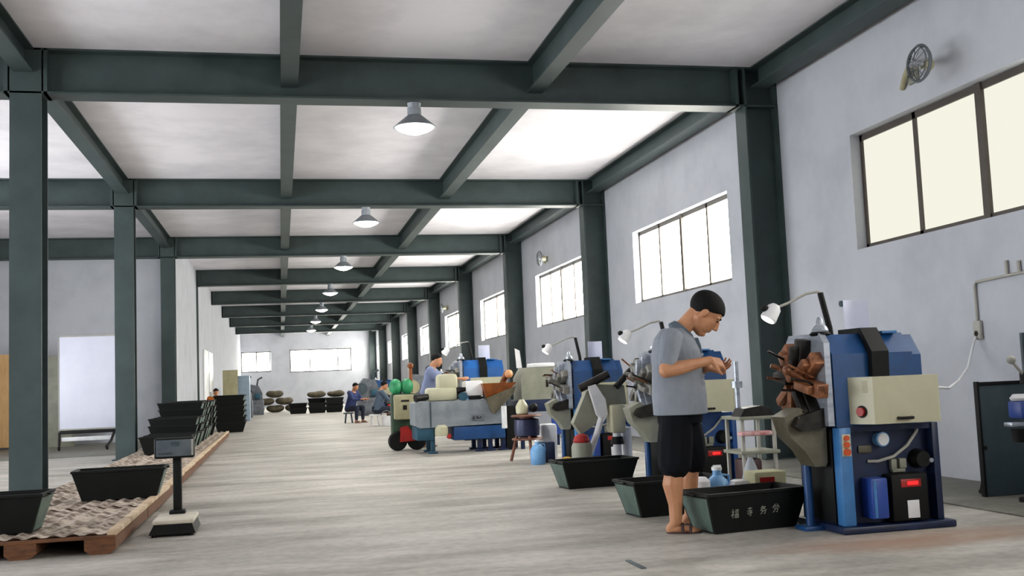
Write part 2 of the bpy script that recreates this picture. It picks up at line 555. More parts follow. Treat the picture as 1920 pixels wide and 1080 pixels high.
# ------------------------------------------------------------------ wall fittings on the right
def wall_fan(y, z, label):
    t = thing('wall_fan', label, 'fan', (WX, y, z), group='wall fans above the windows')
    MB().box(-.03, .50, -.02, 0, .66, .12, .01).build('wall_bracket', GREYB, t)
    MB().tube([(-.02, .78, -.02), (-.06, .66, .07), (-.12, .50, .11), (-.2, .30, .07), (-.24, .10, .01)], .028).build('swivel_arm', KHAKI, t)
    MB().cyl((-.20, .04, 0), (-.31, .0, 0), .055, .045).build('motor', KHAKI, t)
    gd = MB()
    for xx, r in ((-.31, .155), (-.34, .172), (-.37, .155)):
        gd.tube([(xx, r * cos(2 * pi * k / 32), r * sin(2 * pi * k / 32)) for k in range(32)], .014 if r > .16 else .006, 6, True)
    for k in range(12):
        a = 2 * pi * k / 12
        gd.tube([(-.395, .02 * cos(a), .02 * sin(a)), (-.37, .155 * cos(a), .155 * sin(a)), (-.34, .172 * cos(a), .172 * sin(a)), (-.30, .14 * cos(a), .14 * sin(a)), (-.27, .05 * cos(a), .05 * sin(a))], .003, 4)
    gd.build('guard', mat('grey_fan_wire', '#565c62', .5), t)
    bl = MB()
    for k in range(3):
        a = 2 * pi * k / 3 + .3
        M = Matrix.Rotation(a, 4, 'X') @ Matrix.Translation((-.345, .082, 0)) @ Matrix.Rotation(.5, 4, 'Y')
        bl._merge(_blade(), M)
    bl.cyl((-.31, 0, 0), (-.37, 0, 0), .03)
    bl.build('blades', mat('pale_fan_blade', '#9a9ca2', .5), t)
    return t
def _blade():
    b = bmesh.new()
    bmesh.ops.create_uvsphere(b, u_segments=12, v_segments=8, radius=1)
    b.transform(Matrix.Diagonal((.005, .07, .05, 1)))
    return b
wall_fan(8.72, 4.0, 'caged wall fan above the near cream window')
wall_fan(23.9, 3.98, 'caged wall fan above the third window from the camera')
wall_fan(39.4, 3.98, 'caged wall fan above the fifth window, between far columns')

t = thing('wall_outlet', 'grey wall outlet under a bent conduit, cable drooping to the near machine', 'outlet', (WX, 8.6, 1.42))
MB().box(-.04, -.055, -.09, 0, .055, .09, .02).build('outlet_box', CONDUIT, t)
MB().cyl((-.045, 0, -.03), (-.03, 0, -.03), .025).build('socket', DARKM, t)
MB().tube([(-.02, 0, .08), (-.02, 0, .42), (-.02, -.03, .45), (-.02, -.6, .47), (-.02, -1.3, .47)], .014).build('conduit', CONDUIT, t)
MB().tube([(-.02, -.46, .47), (-.02, -.46, .60)], .016).tube([(-.02, -.62, .47), (-.02, -.62, .58)], .016).build('conduit_stub', CONDUIT, t)
MB().tube([(-.05, 0, -.06), (-.10, -.02, -.14), (-.3, -.2, -.34), (-.62, -.5, -.45), (-1.0, -.9, -.5), (-1.45, -1.3, -.47), (-1.9, -1.66, -.5)], .011).build('power_cable', WHITE, t)

# ------------------------------------------------------------------ spring coiling machines
def machine(loc, label, look, scale=1.0, lamp=True, sheet=True, head=BLUE, cab=NAVY):
    t = thing('spring_machine', label, 'machine', loc, group='blue spring coiling machines along the right wall')
    t.scale = (scale,) * 3
    rnd = random.Random(int(loc[1] * 10))
    tool, tool2, chute = look
    MB().box(-.04, -.05, 0, .82, .62, .05, .012).build('base_plate', NAVY, t)
    mb = MB()
    mb.box(.71, 0, .05, .76, .58, .72, .006); mb.box(.0, .53, .05, .76, .58, .72)
    mb.box(0, .02, .68, .76, .58, .72); mb.box(0, .09, .05, .76, .12, .70)
    mb.box(.0, .10, .05, .03, .55, .70)
    mb.build('cabinet', cab, t)
    MB().box(-.005, -.005, .05, .085, .09, .715, .008).build('corner_post', LBLUE, t)
    MB().box(-.012, .10, .06, 0, .52, .70, .004).build('side_shade_panel', BLACK, t)  # flat black sheet: shade on the cabinet side put into the colour
    # things on the open front
    g = MB().cyl((.346, .03, .62), (.346, .09, .62), .05, .05, 20).build('gauge', PALEB, t)
    MB().cyl((.346, .024, .62), (.346, .03, .62), .042, .042, 20).build('dial_face', WHITE, g)
    MB().tube([(.66, .085, .70), (.62, .05, .66), (.53, .03, .57), (.42, .03, .50), (.31, .05, .47), (.25, .085, .47)], .011).build('hose', CONDUIT, t)
    MB().box(.18, .075, .53, .28, .09, .58, .003).build('name_plate', OLIVE, t)
    cb = MB(); cb.box(.41, .05, .40, .455, .09, .48, .008); cb.box(.475, .05, .41, .53, .09, .48, .008); cb.box(.42, .055, .385, .52, .09, .41, .004)
    cb.build('cable_socket', GREYB, t)
    bb = MB().box(.185, -.05, .09, .31, .09, .365, .012).build('transformer_box', BBOX, t)
    MB().box(.20, -.054, .10, .22, -.05, .35).build('box_ridge', LBLUE, bb)
    iv = MB().box(.35, -.03, .06, .63, .09, .38, .015).build('inverter', BLACK, t)
    MB().box(.42, -.034, .29, .575, -.03, .345, .002).build('display_window', RED, iv)
    MB().box(.47, -.037, .305, .55, -.034, .328).build('red_readout', REDGLOW, iv)
    MB().box(.46, -.034, .08, .55, -.03, .20, .002).build('rating_label', WHITE, iv)
    MB().cyl((.63, .0, .47), (.63, .09, .47), .055, .07).build('motor_knob', BLACK, t)
    MB().cyl((.685, -.01, .46), (.685, .0, .46), .016).build('lock', SILVER, t)
    st = MB()
    for z, r in ((.645, .018), (.60, .02), (.55, .024)):
        st.cyl((.04, -.03, z), (.04, -.005, z), r)
    st.build('push_buttons', ORANGE, t)
    MB().box(.01, -.012, .52, .075, -.004, .67, .004).build('button_plate', CREAM, t)
    # head housing
    mb = MB()
    mb.prism([(.03, .72), (.03, 1.22), (.15, 1.36), (.50, 1.36), (.55, 1.30), (.55, .72)], 0, .62, 'x')
    mb.prism([(.05, 1.05), (.05, 1.20), (.16, 1.345), (.48, 1.345), (.52, 1.29), (.52, 1.05)], .62, .70, 'x')
    mb.build('head_housing', head, t)
    MB().prism([(-.02, 1.04), (-.03, 1.23), (.10, 1.40), (.40, 1.40), (.40, 1.36), (.12, 1.36), (.025, 1.21), (.025, 1.04)], .27, .40, 'x').build('belt_guard', BLACK, t)
    MB().box(.44, .10, 1.355, .56, .22, 1.375, .004).build('cover_plate', LBLUE, t)
    # cream control box with slanted panel
    cx = MB()
    cx.prism([(.105, .03), (.185, -.15), (.675, -.15), (.70, -.13), (.70, .03)], .735, 1.055, 'z')
    box = cx.build('control_box', CREAM, t)
    Mx = Matrix.Translation((.15, -.06, .92)) @ Matrix.Rotation(-radians(68.7), 4, 'Z')
    v = MB()
    for k in range(7):
        v.box(-.055, -.004, .03 + k * .012, .055, .004, .036 + k * .012, 0, Mx)
    v.build('vent', KHAKI, box)
    kn = MB().cyl(Mx @ Vector((.0, -.03, -.10)), Mx @ Vector((.0, .0, -.10)), .03)
    kn.build('emergency_knob', RED, box)
    MB().cyl(Mx @ Vector((.0, -.012, -.10)), Mx @ Vector((.0, .0, -.10)), .042).build('knob_ring', BLACK, box)
    MB().tube([(.36, -.15, .77), (.36, -.175, .77), (.46, -.175, .77), (.46, -.15, .77)], .011).build('handle', DARKM, box)
    # working face towards the aisle
    MB().prism([(.0, .73), (.0, 1.30), (.06, 1.37), (.50, 1.37), (.56, 1.30), (.56, .73)], -.075, -.03, 'x').build('face_plate', SILVER, t)
    for k in range(8):
        a = 2 * pi * k / 8 + .2
        M = Matrix.Translation((-.09, .28, 1.03)) @ Matrix.Rotation(a, 4, 'X')
        s = MB()
        s.box(-.065, -.05, .10, .02, .05, .31, .01, M)
        s.box(-.115, -.03, .06, -.055, .03, .26, .008, M)
        s.cyl(M @ Vector((-.065, 0, .06)), M @ Vector((-.065, 0, .015)), .014, .004, 8)
        s.build('tool_slide', tool if k % 3 else tool2, t)
    mb = MB()
    mb.cyl((-.22, .26, 1.08), (-.07, .26, 1.08), .045, .07)
    mb.box(-.26, .05, .88, -.08, .2, .97, .012, Matrix.Translation((0, 0, 0)) @ Matrix.Rotation(.25, 4, 'Y'))
    mb.box(-.2, .3, 1.12, -.07, .42, 1.23, .012)
    mb.cyl((-.30, .12, 1.12), (-.12, .2, 1.04), .022, .035); mb.cyl((-.28, .4, 1.16), (-.1, .36, 1.1), .016, .03)
    mb.ball((-.30, .12, 1.12), .032, 12)
    mb.build('coiling_head', tool, t)
    for k in range(6):
        y = .04 + k * .08 + rnd.uniform(-.02, .02); z = 1.08 + rnd.uniform(-.12, .16)
        MB().tube([(-.10, y, z - .05), (-.20, y - .01, z), (-.28 - rnd.uniform(0, .06), y - .03, z + rnd.uniform(-.02, .08))], .009, 6).build('feed_rod', BRONZE if k % 2 else DARKM, t)
    MB().prism([(.02, .88), (-.26, .80), (-.30, .74), (-.24, .70), (-.07, .72), (.02, .78)], .05, .34, 'y').build('tool_tray', DARKM, t)
    MB().prism([(-.34, .80), (-.22, .86), (-.03, .74), (-.035, .48), (-.05, .45), (-.13, .45), (-.20, .56), (-.30, .66)], .12, .32, 'y').build('chute', chute, t)
    lg = MB()
    lg.cyl((-.10, .3, .0), (-.10, .3, .72), .03); lg.box(-.18, .22, 0, -.02, .38, .03, .006)
    lg.build('support_leg', BLUE, t)
    MB().lathe([(.055, 0), (.06, .02), (.05, .045), (.03, .06), (.022, .10), (.01, .115)], (-.03, .12, 1.37)).build('oil_cup', SILVER, t)
    MB().lathe([(.06, 0), (.075, .012), (.06, .028)], (-.03, .12, 1.352)).build('oil_cup_base', BLACK, t)
    if lamp:
        la = MB().tube([(.22, .42, 1.36), (.215, .42, 1.42), (.17, .44, 1.68)], .022, 10).build('lamp_post', BLACK, t)
        MB().tube([(.17, .44, 1.68), (.15, .44, 1.69), (.05, .43, 1.675), (-.1, .42, 1.61), (-.20, .42, 1.575)], .010).build('lamp_arm', CONDUIT, t)
        M = Matrix.Translation((-.23, .42, 1.55)) @ Matrix.Rotation(radians(35), 4, 'Y')
        hd = MB().lathe([(.055, -.07), (.06, -.065), (.05, .03), (.03, .055)], (0, 0, 0), 20, M).build('lamp_head', WHITE, t)
        MB().lathe([(.05, -.075), (.052, -.068)], (0, 0, 0), 20, M).build('lamp_lens', glow('inspection_lamp_lens', '#fff6e6', 2.5), hd)
        MB().ball((-.29, .42, 1.575), (.03, .03, .026), 12).build('lamp_switch', BLACK, hd)
    if sheet:
        s = MB()
        n = 8
        pts = [(.34 + .2 * k / n, .42 + .03 * sin(pi * k / n)) for k in range(n + 1)]
        s.prism(pts + [(x, y + .006) for x, y in reversed(pts)], 1.36, 1.62, 'z')
        s.build('splash_sheet', LAVEN, t)
    return t

near = (BRONZE, DARKM, OLIVE)
grey = (mat('worn_grey_metal', '#8b8a84', 0.45, 0.3, '#5c5a55', 9), SILVER, GREYB)
machine((3.72, 6.57, 0), 'nearest blue spring coiling machine with cream control box, beside the standing man', near)
machine((3.76, 10.0, 0), 'blue spring coiling machine half hidden behind the standing man', grey, sheet=False, cab=mat('mid_blue_machine_paint', '#1d4c8c', 0.42, 0, '#18427c', 5))
machine((3.80, 13.45, 0), 'blue machine with cream box, just left of the standing man, behind the floor bin', grey, cab=mat('blue_cabinet_paint', '#123f78', 0.42, 0, '#0f376a', 5))
machine((3.52, 20.35, 0), 'tall bright blue machine behind the long grey machine bed', grey, 1.15, head=mat('bright_blue_machine_paint', '#1c62ae', 0.38, 0, '#1a58a0', 5))
machine((3.9, 25.6, 0), 'small blue machine beyond the worker in the faded blue shirt', grey, sheet=False, lamp=False)
machine((3.9, 44.0, 0), 'distant blue machine by the right columns, past the seated workers', grey, sheet=False, lamp=False)

# pale drip guards and frame of the second machine's neighbour, left of the man
t = thing('wire_guide_stand', 'white and grey wire guide stand between the man and the black floor bin', 'stand', (3.33, 11.1, 0))
t.scale = (1.03,) * 3
MB().prism([(-.06, 1.0), (.02, 1.02), (.12, .86), (.14, .70), (.09, .62), (.02, .70), (-.02, .86)], -.10, -.04, 'y').build('curved_guard', WHITE, t)
MB().tube([(.08, -.07, .68), (.02, -.06, .50), (-.05, -.05, .33), (-.09, -.05, .27)], .035, 10).build('white_pipe', WHITE, t)
MB().box(.16, -.16, .50, .32, .06, .80, .03).build('cream_cover', CREAM, t)
MB().prism([(-.22, .62), (-.06, .95), (.06, 1.02), (.36, 1.0), (.38, .8), (.14, .72), (.0, .58), (-.14, .5)], -.02, .10, 'y').build('grey_bracket', GREYB, t)
MB().tube([(-.14, -.02, .98), (.04, -.04, 1.06), (.18, -.04, 1.12)], .045, 10).build('dark_arm', DARKM, t)
MB().tube([(.26, -.04, .98), (.42, -.04, 1.14), (.5, -.04, 1.2)], .035, 10).build('black_lever', BLACK, t)
MB().cyl((.24, -.06, 0), (.24, -.06, .52), .045).cyl((.36, .0, 0), (.36, .0, .55), .06).build('leg', WHITE, t)
MB().cyl((.24, -.06, .38), (.24, -.06, .46), .075, .055).build('black_collar', BLACK, t)
MB().lathe([(.085, 0), (.09, .02), (.07, .07), (.03, .09)], (-.17, -.12, .42)).build('red_cap', RED, t)
MB().lathe([(.10, 0), (.11, .02), (.11, .38), (.09, .42)], (-.17, -.12, 0)).build('can', GREYB, t)

# grey beige housing on a navy bench, in front of the tall blue machine
t = thing('grey_press', 'grey beige box-shaped machine on a navy bench behind the wire reel stand', 'machine', (3.87, 16.9, 0))
MB().prism([(0, .80), (-.0, 1.16), (.10, 1.33), (.62, 1.33), (.66, 1.28), (.66, .80)], 0, .62, 'y').build('housing', GREYB, t)
MB().box(.22, .05, 1.33, .60, .5, 1.40, .02).build('lid', WHITE, t)
MB().box(.42, -.012, 1.0, .46, 0, 1.12, .004).build('latch', DARKM, t)
MB().box(-.06, .0, .60, .80, .66, .80, .01).build('bench_top', NAVY, t)
for x, y in ((-.03, .03), (.71, .03), (-.03, .57), (.71, .57)):
    MB().box(x, y, 0, x + .06, y + .06, .60, .004).build('leg', NAVY, t)
MB().box(.48, -.10, .22, .74, .0, .52, .01).build('blue_drawer_box', BBOX, t)
MB().prism([(-.02, 1.33), (.07, 1.33), (.04, 1.62), (-.04, 1.66)], .2, .22, 'y').build('paper_sheet', WHITE, t)

t = thing('wire_reel_stand', 'brown wire reel stand with a pale blue jug on the floor beside the machines', 'stand', (3.33, 14.3, 0))
for k in range(3):
    a = 2 * pi * k / 3 + .5
    MB().tube([(.05 * cos(a), .05 * sin(a), .62), (.17 * cos(a), .17 * sin(a), .30), (.25 * cos(a), .25 * sin(a), .012)], .022, 8).build('leg', mat('brown_reel_paint', '#7a4a36', 0.5, 0.1, '#5e3628', 6), t)
rl = MB()
for z in (.30, .62):
    rl.lathe([(.21, z), (.22, z + .01), (.21, z + .025), (.1, z + .03)])
rl.lathe([(.10, .31), (.10, .63)])
rl.build('reel', MATS['brown_reel_paint'], t)
MB().lathe([(.105, .34), (.17, .36), (.18, .46), (.17, .58), (.105, .60)]).build('wire_coil', mat('dark_wire_coil', '#2c3150', 0.4, 0.4, '#1d2138', 20, stretch=(1, 1, 14)), t)
MB().lathe([(.05, .645), (.085, .67), (.09, .76), (.07, .80), (.03, .86)], (-.06, 0, 0)).build('cream_cone', CREAM, t)
MB().ball((.10, -.02, .74), .065).build('black_ball_knob', BLACK, t)

def jug(loc, label, m1, h=.26, r=.075):
    t = thing('plastic_jug', label, 'jug', loc)
    MB().lathe([(r * .9, 0), (r, .015), (r * 1.02, h * .62), (r * .75, h * .8), (r * .34, h * .9), (r * .34, h)]).build('body', m1, t)
    MB().cyl((0, 0, h), (0, 0, h + .025), r * .4).build('cap', WHITE, t)
    MB().tube([(r * .3, 0, h * .9), (r * .95, 0, h * .88), (r * 1.05, 0, h * .6)], .011).build('handle', m1, t)
    return t
jug((3.33, 13.72, 0), 'pale blue plastic jug standing under the brown wire reel stand', PALEB, .30, .10)
tag(MB().box(3.42, 13.9, .0, 3.62, 14.05, .28, .02).build('crate', NAVY), 'small navy crate standing beside the reel stand legs', 'crate')
tag(MB().box(3.56, 14.35, .0, 3.78, 14.6, .5, .04).build('plastic_canister', WHITE), 'white plastic canister between reel stand and blue machine', 'canister')
tag(MB().lathe([(.05, 0), (.075, .03), (.07, .09), (.03, .11)]).build('bottle_cap_bucket', mat('yellow_plastic', '#c9a04a', .5)), 'small yellow tub at the foot of a blue machine', 'tub').location = (3.62, 13.33, 0)

# ------------------------------------------------------------------ long grey machine bed with its worker
t = thing('grinding_machine', 'long grey machine bed on blue legs in front of a bending worker', 'machine', (2.1, 16.9, 0))
MB().prism([(.0, .46), (.0, .82), (.05, .84), (1.48, .84), (1.50, .82), (1.50, .44), (.06, .42)], 0, .75, 'y').build('bed', BEDG, t)
MB().box(.235, -.01, .43, .26, .0, .83).build('bed_seam', GUNM, t)
MB().box(.92, -.02, .50, 1.12, -.004, .60, .008).build('name_plate', GREYJ, t)
lt = MB(); lt.box(.94, -.024, .53, .955, -.02, .57); lt.box(1.0, -.024, .535, 1.05, -.02, .55); lt.box(1.0, -.024, .555, 1.03, -.02, .57); lt.box(1.06, -.024, .535, 1.075, -.02, .57)
lt.build('plate_marks', BLACK, t)
MB().box(.02, .02, .22, .30, .7, .44, .02).build('teal_tank', TEAL, t)
MB().box(.62, .02, .20, 1.48, .7, .42, .02).build('blue_sump', BLUE, t)
MB().lathe([(.10, 0), (.11, .02), (.11, .14), (.08, .18)], (.42, .05, .28)).build('pump', CREAM, t)
MB().cyl((.52, .0, .24), (.56, .0, .30), .03).build('red_valve', RED, t)
for x in (.25, 1.02, 1.2, 1.42):
    for y in (.08, .62):
        MB().box(x, y, 0, x + .07, y + .07, .44, .006).box(x - .04, y - .03, 0, x + .11, y + .10, .035, .008).build('leg', TEAL if x < .5 else NAVY, t)
hd = MB()
hd.box(.24, .12, .84, .72, .6, 1.06, .05); hd.box(.42, .15, 1.0, .74, .55, 1.28, .06)
hd.build('grinding_head', CREAM, t)
MB().cyl((.02, .1, .9), (.26, .2, .92), .06, .05).cyl((.74, .2, 1.0), (.86, .12, 1.02), .06, .03).build('spindle', DARKM, t)
MB().box(.86, .05, .90, 1.14, .5, 1.15, .035).build('white_cover', WHITE, t)
MB().box(.9, .03, .845, 1.1, .12, .90, .01).build('black_slide', BLACK, t)
MB().cyl((.80, .0, .9), (.80, .12, .9), .07, .07, 20).build('hand_wheel', TEAL, t)
hp = MB()
hp.frustum((1.18, .0, 1.42, .2), (1.10, -.14, 1.66, .34), .84, 1.10)
hp.build('hopper', RUSTC, t)
MB().prism([(1.16, .86), (1.24, .62), (1.30, .60), (1.62, .92), (1.66, 1.04)], -.08, .16, 'y').build('hopper_chute', OLIVE, t)
MB().tube([(1.42, .3, .84), (1.5, .2, 1.1), (1.56, .1, 1.27)], .05, 10).build('hopper_arm', BRONZE, t)
MB().ball((1.58, .06, 1.24), .07).build('hopper_knob', mat('pale_orange_plastic', '#d9a070', .5), t)
MB().cyl((1.44, -.10, .36), (1.44, -.10, .72), .045).build('white_cylinder', WHITE, t)
MB().box(1.50, .05, 0, 1.66, .6, .72, .02).build('black_side_cabinet', BLACK, t)

# green machine with a khaki box
t = thing('green_machine', 'green upright machine with khaki box and black wheel, left of the long grey bed', 'machine', (1.88, 18.2, 0))
MB().box(.0, .12, .20, .40, .5, .98, .03).build('body', DGREEN, t)
MB().box(.02, -.02, .53, .38, .12, .96, .03).build('khaki_box', KHAKI, t)
MB().box(.14, -.03, .84, .28, -.018, .87).box(.17, -.03, .70, .24, -.018, .78).build('box_slot', DARKM, t)
for x, k in ((.08, 0), (.28, 1)):
    MB().ball((x, .25, 1.10), (.115, .115, .14), 20).build('green_dome', GREEN, t)
MB().cyl((.36, .3, 1.0), (.36, .3, 1.42), .03).ball((.36, .3, 1.46), .055).build('lever_post', RUSTC, t)
MB().prism([(.12, .40), (.24, .42), (.42, .17), (.10, .15)], -.06, .1, 'y').build('red_guard', RED, t)
wheel = lambda x: MB().lathe([(.06, -.05), (.14, -.055), (.165, -.03), (.165, .03), (.14, .055), (.06, .05)], (x, .05, .165), 24, Matrix.Rotation(pi / 2, 4, 'X'))
wheel(.07).build('wheel', BLACK, t); wheel(.40).build('wheel', BLACK, t)
MB().box(.0, .02, .13, .55, .45, .20, .01).build('chassis', DARKM, t)

# ------------------------------------------------------------------ cabinet at the right edge
t = thing('guard_panel', 'dark slate steel guard panel standing near the right wall at the frame edge', 'panel', (5.67, 7.73, .012))
MB().box(0, 0, .0, .60, .03, .94, .006).build('sheet', GUNM, t)
MB().box(-.012, -.008, 0, .010, .04, .95, .003).build('edge_frame', BLACK, t)
MB().box(0, -.008, .915, .6, .04, .945, .004).build('top_rail', BLACK, t)
for x in (.12, .5):
    MB().box(x, .03, 0, x + .04, .26, .03, .004).tube([(x + .02, .25, .02), (x + .02, .035, .6)], .012).build('prop', BLACK, t)
MB().cyl((.02, -.015, .40), (.02, -.0, .40), .018).build('latch', BLACK, t)
t = thing('drill_stand', 'small drill stand with blue head on a steel pole at the right edge', 'drill', (5.69, 7.22, .012))
MB().box(-.02, -.10, 0, .26, .12, .04, .01).build('base', BLACK, t)
MB().cyl((.05, 0, .05), (.05, 0, 1.33), .026).build('pole', GUNM, t)
MB().box(-.10, -.10, .66, .04, .06, .80, .02).build('blue_head', BBOX, t)
MB().lathe([(.075, 0), (.085, .02), (.06, .05)], (-.03, -.02, .80)).build('white_cap', WHITE, t)
MB().box(-.16, -.06, .60, .05, .04, .635, .006).build('clamp_arm', SILVER, t)
MB().cyl((-.06, -.03, .48), (-.06, -.03, .58), .06, .075).build('chuck', BLACK, t)
MB().tube([(.05, 0, .98), (-.03, -.02, 1.04), (-.08, -.02, 1.10)], .012).ball((-.09, -.02, 1.12), .035).build('lever', CONDUIT, t)
MB().cyl((.05, 0, .93), (.05, 0, 1.02), .05).build('collar', BLACK, t)

# ------------------------------------------------------------------ bins
def bin_mesh():
    """open trapezoid tub: sides, floor and a rolled rim, x = long way"""
    mb = MB()
    def ring(x, y, z): return [(-x, -y, z), (x, -y, z), (x, y, z), (-x, y, z)]
    R = [ring(.335, .155, 0), ring(.415, .205, .26), ring(.425, .215, .265), ring(.425, .215, .285), ring(.40, .19, .285), ring(.325, .145, .018)]
    vs = [[mb.bm.verts.new(p) for p in r] for r in R]
    for A, B in zip(vs[:-1], vs[1:]):
        for k in range(4):
            mb.bm.faces.new((A[k], A[(k + 1) % 4], B[(k + 1) % 4], B[k]))
    mb.bm.faces.new(vs[0][::-1]); mb.bm.faces.new(vs[-1])
    return mb
def make_bin(label, loc, rz=0, group='dark green tubs'):
    t = thing('tub', label, 'bin', loc, rz, group)
    bin_mesh().build('body', BINM, t)
    for s in (-1, 1):
        p = MB()
        o = .006
        p._add([(s * (.338 + o), -.13, .012), (s * (.338 + o), .13, .012), (s * (.41 + o), .185, .25), (s * (.41 + o), -.185, .25),
                (s * .334, -.13, .012), (s * .334, .13, .012), (s * .405, .185, .25), (s * .405, -.185, .25)],
               [(0, 1, 2, 3), (7, 6, 5, 4), (0, 4, 5, 1), (1, 5, 6, 2), (2, 6, 7, 3), (3, 7, 4, 0)])
        p.build('lit_end_panel', BINLIT, t)
    for s in (-1, 1):
        MB().tube([(s * .418, -.06, .272), (s * .445, -.06, .270), (s * .445, .06, .270), (s * .418, .06, .272)], .007, 6).build('handle', BINM, t)
    return t
proto = make_bin('dark tub with lit pale green end, behind the man and partly hidden by his legs', (3.10, 8.22, 0), .10)
def put_bin(label, loc, rz=0): return dup(proto, loc, rz, label)
near_bin = put_bin('near dark tub with four white characters, beside the standing man', (3.255, 7.17, 0), .15)
put_bin('dark tub on the floor left of the man, in front of the blue machine', (3.17, 10.62, 0), .10)
put_bin('dark tub alone on the dimpled pallet beside the platform scale', (-1.53, 10.85, .155), .02)
put_bin('dark tub at the left edge on the front of the nearest pallet', (-2.15, 8.6, .155), -.02)

# white characters on the near tub: strokes only
def strokes(name, ox, oz, segs, parent):
    s = MB()
    for (x0, z0, x1, z1) in segs:
        a = Vector((ox + x0 * .82, 0, oz + z0 * .82)); b = Vector((ox + x1 * .82, 0, oz + z1 * .82))
        for p in (a, b):
            p.y = -(.155 + (p.z / .26) * .05) - .004
        s.tube([a, b], .0036, 6)
    return s.build(name, mat('white_paint_marks', '#8d9084', .8), parent)
g1 = [(-.03, .03, -.022, .038), (-.036, .016, -.012, .018), (-.014, .018, -.036, -.02), (-.024, .004, -.022, -.036), (-.02, 0, -.01, -.012), (.0, .03, .034, .032), (.004, .018, .03, .019), (.004, .018, .006, .004), (.03, .019, .028, .005), (.006, .004, .028, .005), (.0, -.008, .034, -.006), (.0, -.008, .0, -.036), (.034, -.006, .034, -.036), (.0, -.034, .034, -.035), (.017, -.007, .017, -.035), (.0, -.02, .034, -.02)]
g2 = [(-.02, .026, .02, .03), (.0, .038, .0, .002), (-.026, .006, .026, .008), (-.024, -.012, .026, -.01), (.012, .002, .012, -.036), (.012, -.036, .002, -.03), (-.012, -.018, -.006, -.026)]
g3 = [(-.01, .036, -.028, .012), (-.014, .028, .018, .026), (.018, .026, -.03, -.004), (-.016, .02, .03, -.004), (-.02, -.010, .022, -.010), (.022, -.010, .016, -.034), (.016, -.034, .006, -.03), (.0, -.002, -.026, -.036)]
g4 = [(-.008, .036, -.034, .004), (.008, .036, .034, .004), (-.02, -.002, .02, -.002), (.02, -.002, .014, -.034), (.014, -.034, .004, -.03), (-.002, -.002, -.026, -.036), (-.03, .016, .03, .016)]
for k, (g, x) in enumerate(((g1, -.19), (g2, -.07), (g3, .045), (g4, .15))):
    strokes('painted_character', x, .135 + .004 * k, g, near_bin)

# things lying just behind the near tub
jug((3.30, 7.72, 0), 'light blue plastic jug behind the near tub with white characters', PALEB, .37, .10)
tag(MB().lathe([(.075, 0), (.085, .03), (.08, .30), (.05, .33)]).build('tin', WHITE), 'white tin behind the near tub, left of the light blue jug', 'tin').location = (3.13, 7.66, 0)
t = thing('parts_box', 'pale yellow carton with a red patch behind the right end of the near tub', 'box', (3.62, 7.55, 0))
MB().box(-.13, -.1, 0, .13, .1, .36, .01).build('body', mat('pale_yellow_card', '#c3c19a', .7), t)
MB().box(-.09, -.105, .25, .03, -.1, .32).build('red_label', RED, t)
tag(MB().box(-.07, -.06, 0, .07, .06, .30, .03).build('crumpled_bag', WHITE), 'crumpled white bag between the jug and the pale yellow carton', 'bag').location = (3.43, 7.6, 0)

t = thing('tool_trolley', 'cluttered grey tool trolley between the two nearest blue machines', 'trolley', (3.93, 8.6, 0))
for z in (.10, .40, .70):
    MB().box(-.02, -.02, z, .35, .37, z + .03, .006).build('shelf', GREYB, t)
for x, y in ((.0, .0), (.30, .0), (.0, .32), (.30, .32)):
    MB().box(x, y, 0, x + .03, y + .03, .72, .004).build('leg', CONDUIT, t)
MB().box(.0, .0, .16, .18, .2, .36, .02).build('maroon_box', mat('dark_maroon_paint', '#3a1c1c', .5), t)
MB().prism([(.0, .73), (.04, .80), (.20, .82), (.30, .78), (.32, .73)], .0, .2, 'y').build('dark_motor', DARKM, t)
MB().box(-.02, -.04, .56, .28, .06, .60, .015).build('folded_rag', mat('pink_white_rag', '#d9b8b8', .9, 0, '#b0686a', 18), t)
MB().cyl((.10, .26, .73), (.10, .26, 1.22), .022).cyl((.10, .26, .98), (.10, .26, 1.04), .05).build('steel_pole', SILVER, t)
tag(MB().lathe([(.10, 0), (.12, .02), (.09, .2), (.05, .34), (.02, .42)]).build('funnel', mat('grey_funnel_plastic', '#a9afb6', .5)), 'grey upturned funnel on the floor behind the pale yellow carton', 'funnel').location = (3.74, 8.05, 0)

# ------------------------------------------------------------------ pallets down the left side
def make_pallet(label, loc):
    t = thing('pallet', label, 'pallet', loc, 0, 'wooden pallets along the left columns')
    L, W = 1.86, 1.27
    for x in (0, .52, 1.04):
        MB().prism([(.0, .115), (.0, .035), (.045, 0), (W and .17, 0), (.215, .035), (.215, .115)], 0, L, 'y').build('runner', WOOD, t, (x + (.0 if x < 1 else .015), 0, 0))
    MB().box(0, -.004, .11, W, L, .135, .004).build('deck', WOOD, t)
    mb = MB()
    # dimpled sheet: rows of low pyramids set on the diagonal
    nx, ny = 50, 72
    g = []
    for j in range(ny + 1):
        row = []
        for i in range(nx + 1):
            x, y = W * .96 * i / nx, .02 + (L - .04) * j / ny
            h = max(0, sin((x + y) * pi / .13) * sin((x - y) * pi / .13))
            row.append(mb.bm.verts.new((.0 + x, y, .14 + .024 * h)))
        g.append(row)
    for j in range(ny):
        for i in range(nx):
            mb.bm.faces.new((g[j][i], g[j][i + 1], g[j + 1][i + 1], g[j + 1][i]))
    mb.build('dimpled_sheet', LUMPY, t)
    MB().box(W - .06, 0, .13, W + .006, L, .165, .004).build('edge_batten', PALEW, t)
    return t
pl = make_pallet('nearest wooden pallet with dimpled top, its end towards the camera', (-2.46, 8.15, 0))
po = ['second', 'third', 'fourth', 'fifth', 'sixth', 'seventh', 'eighth', 'ninth', 'tenth']
for k in range(9):
    dup(pl, (-2.46 - .012 * k, 8.15 + 1.9 * (k + 1), 0), 0, 'wooden pallet with dimpled top, the %s of the row along the left columns' % po[k])

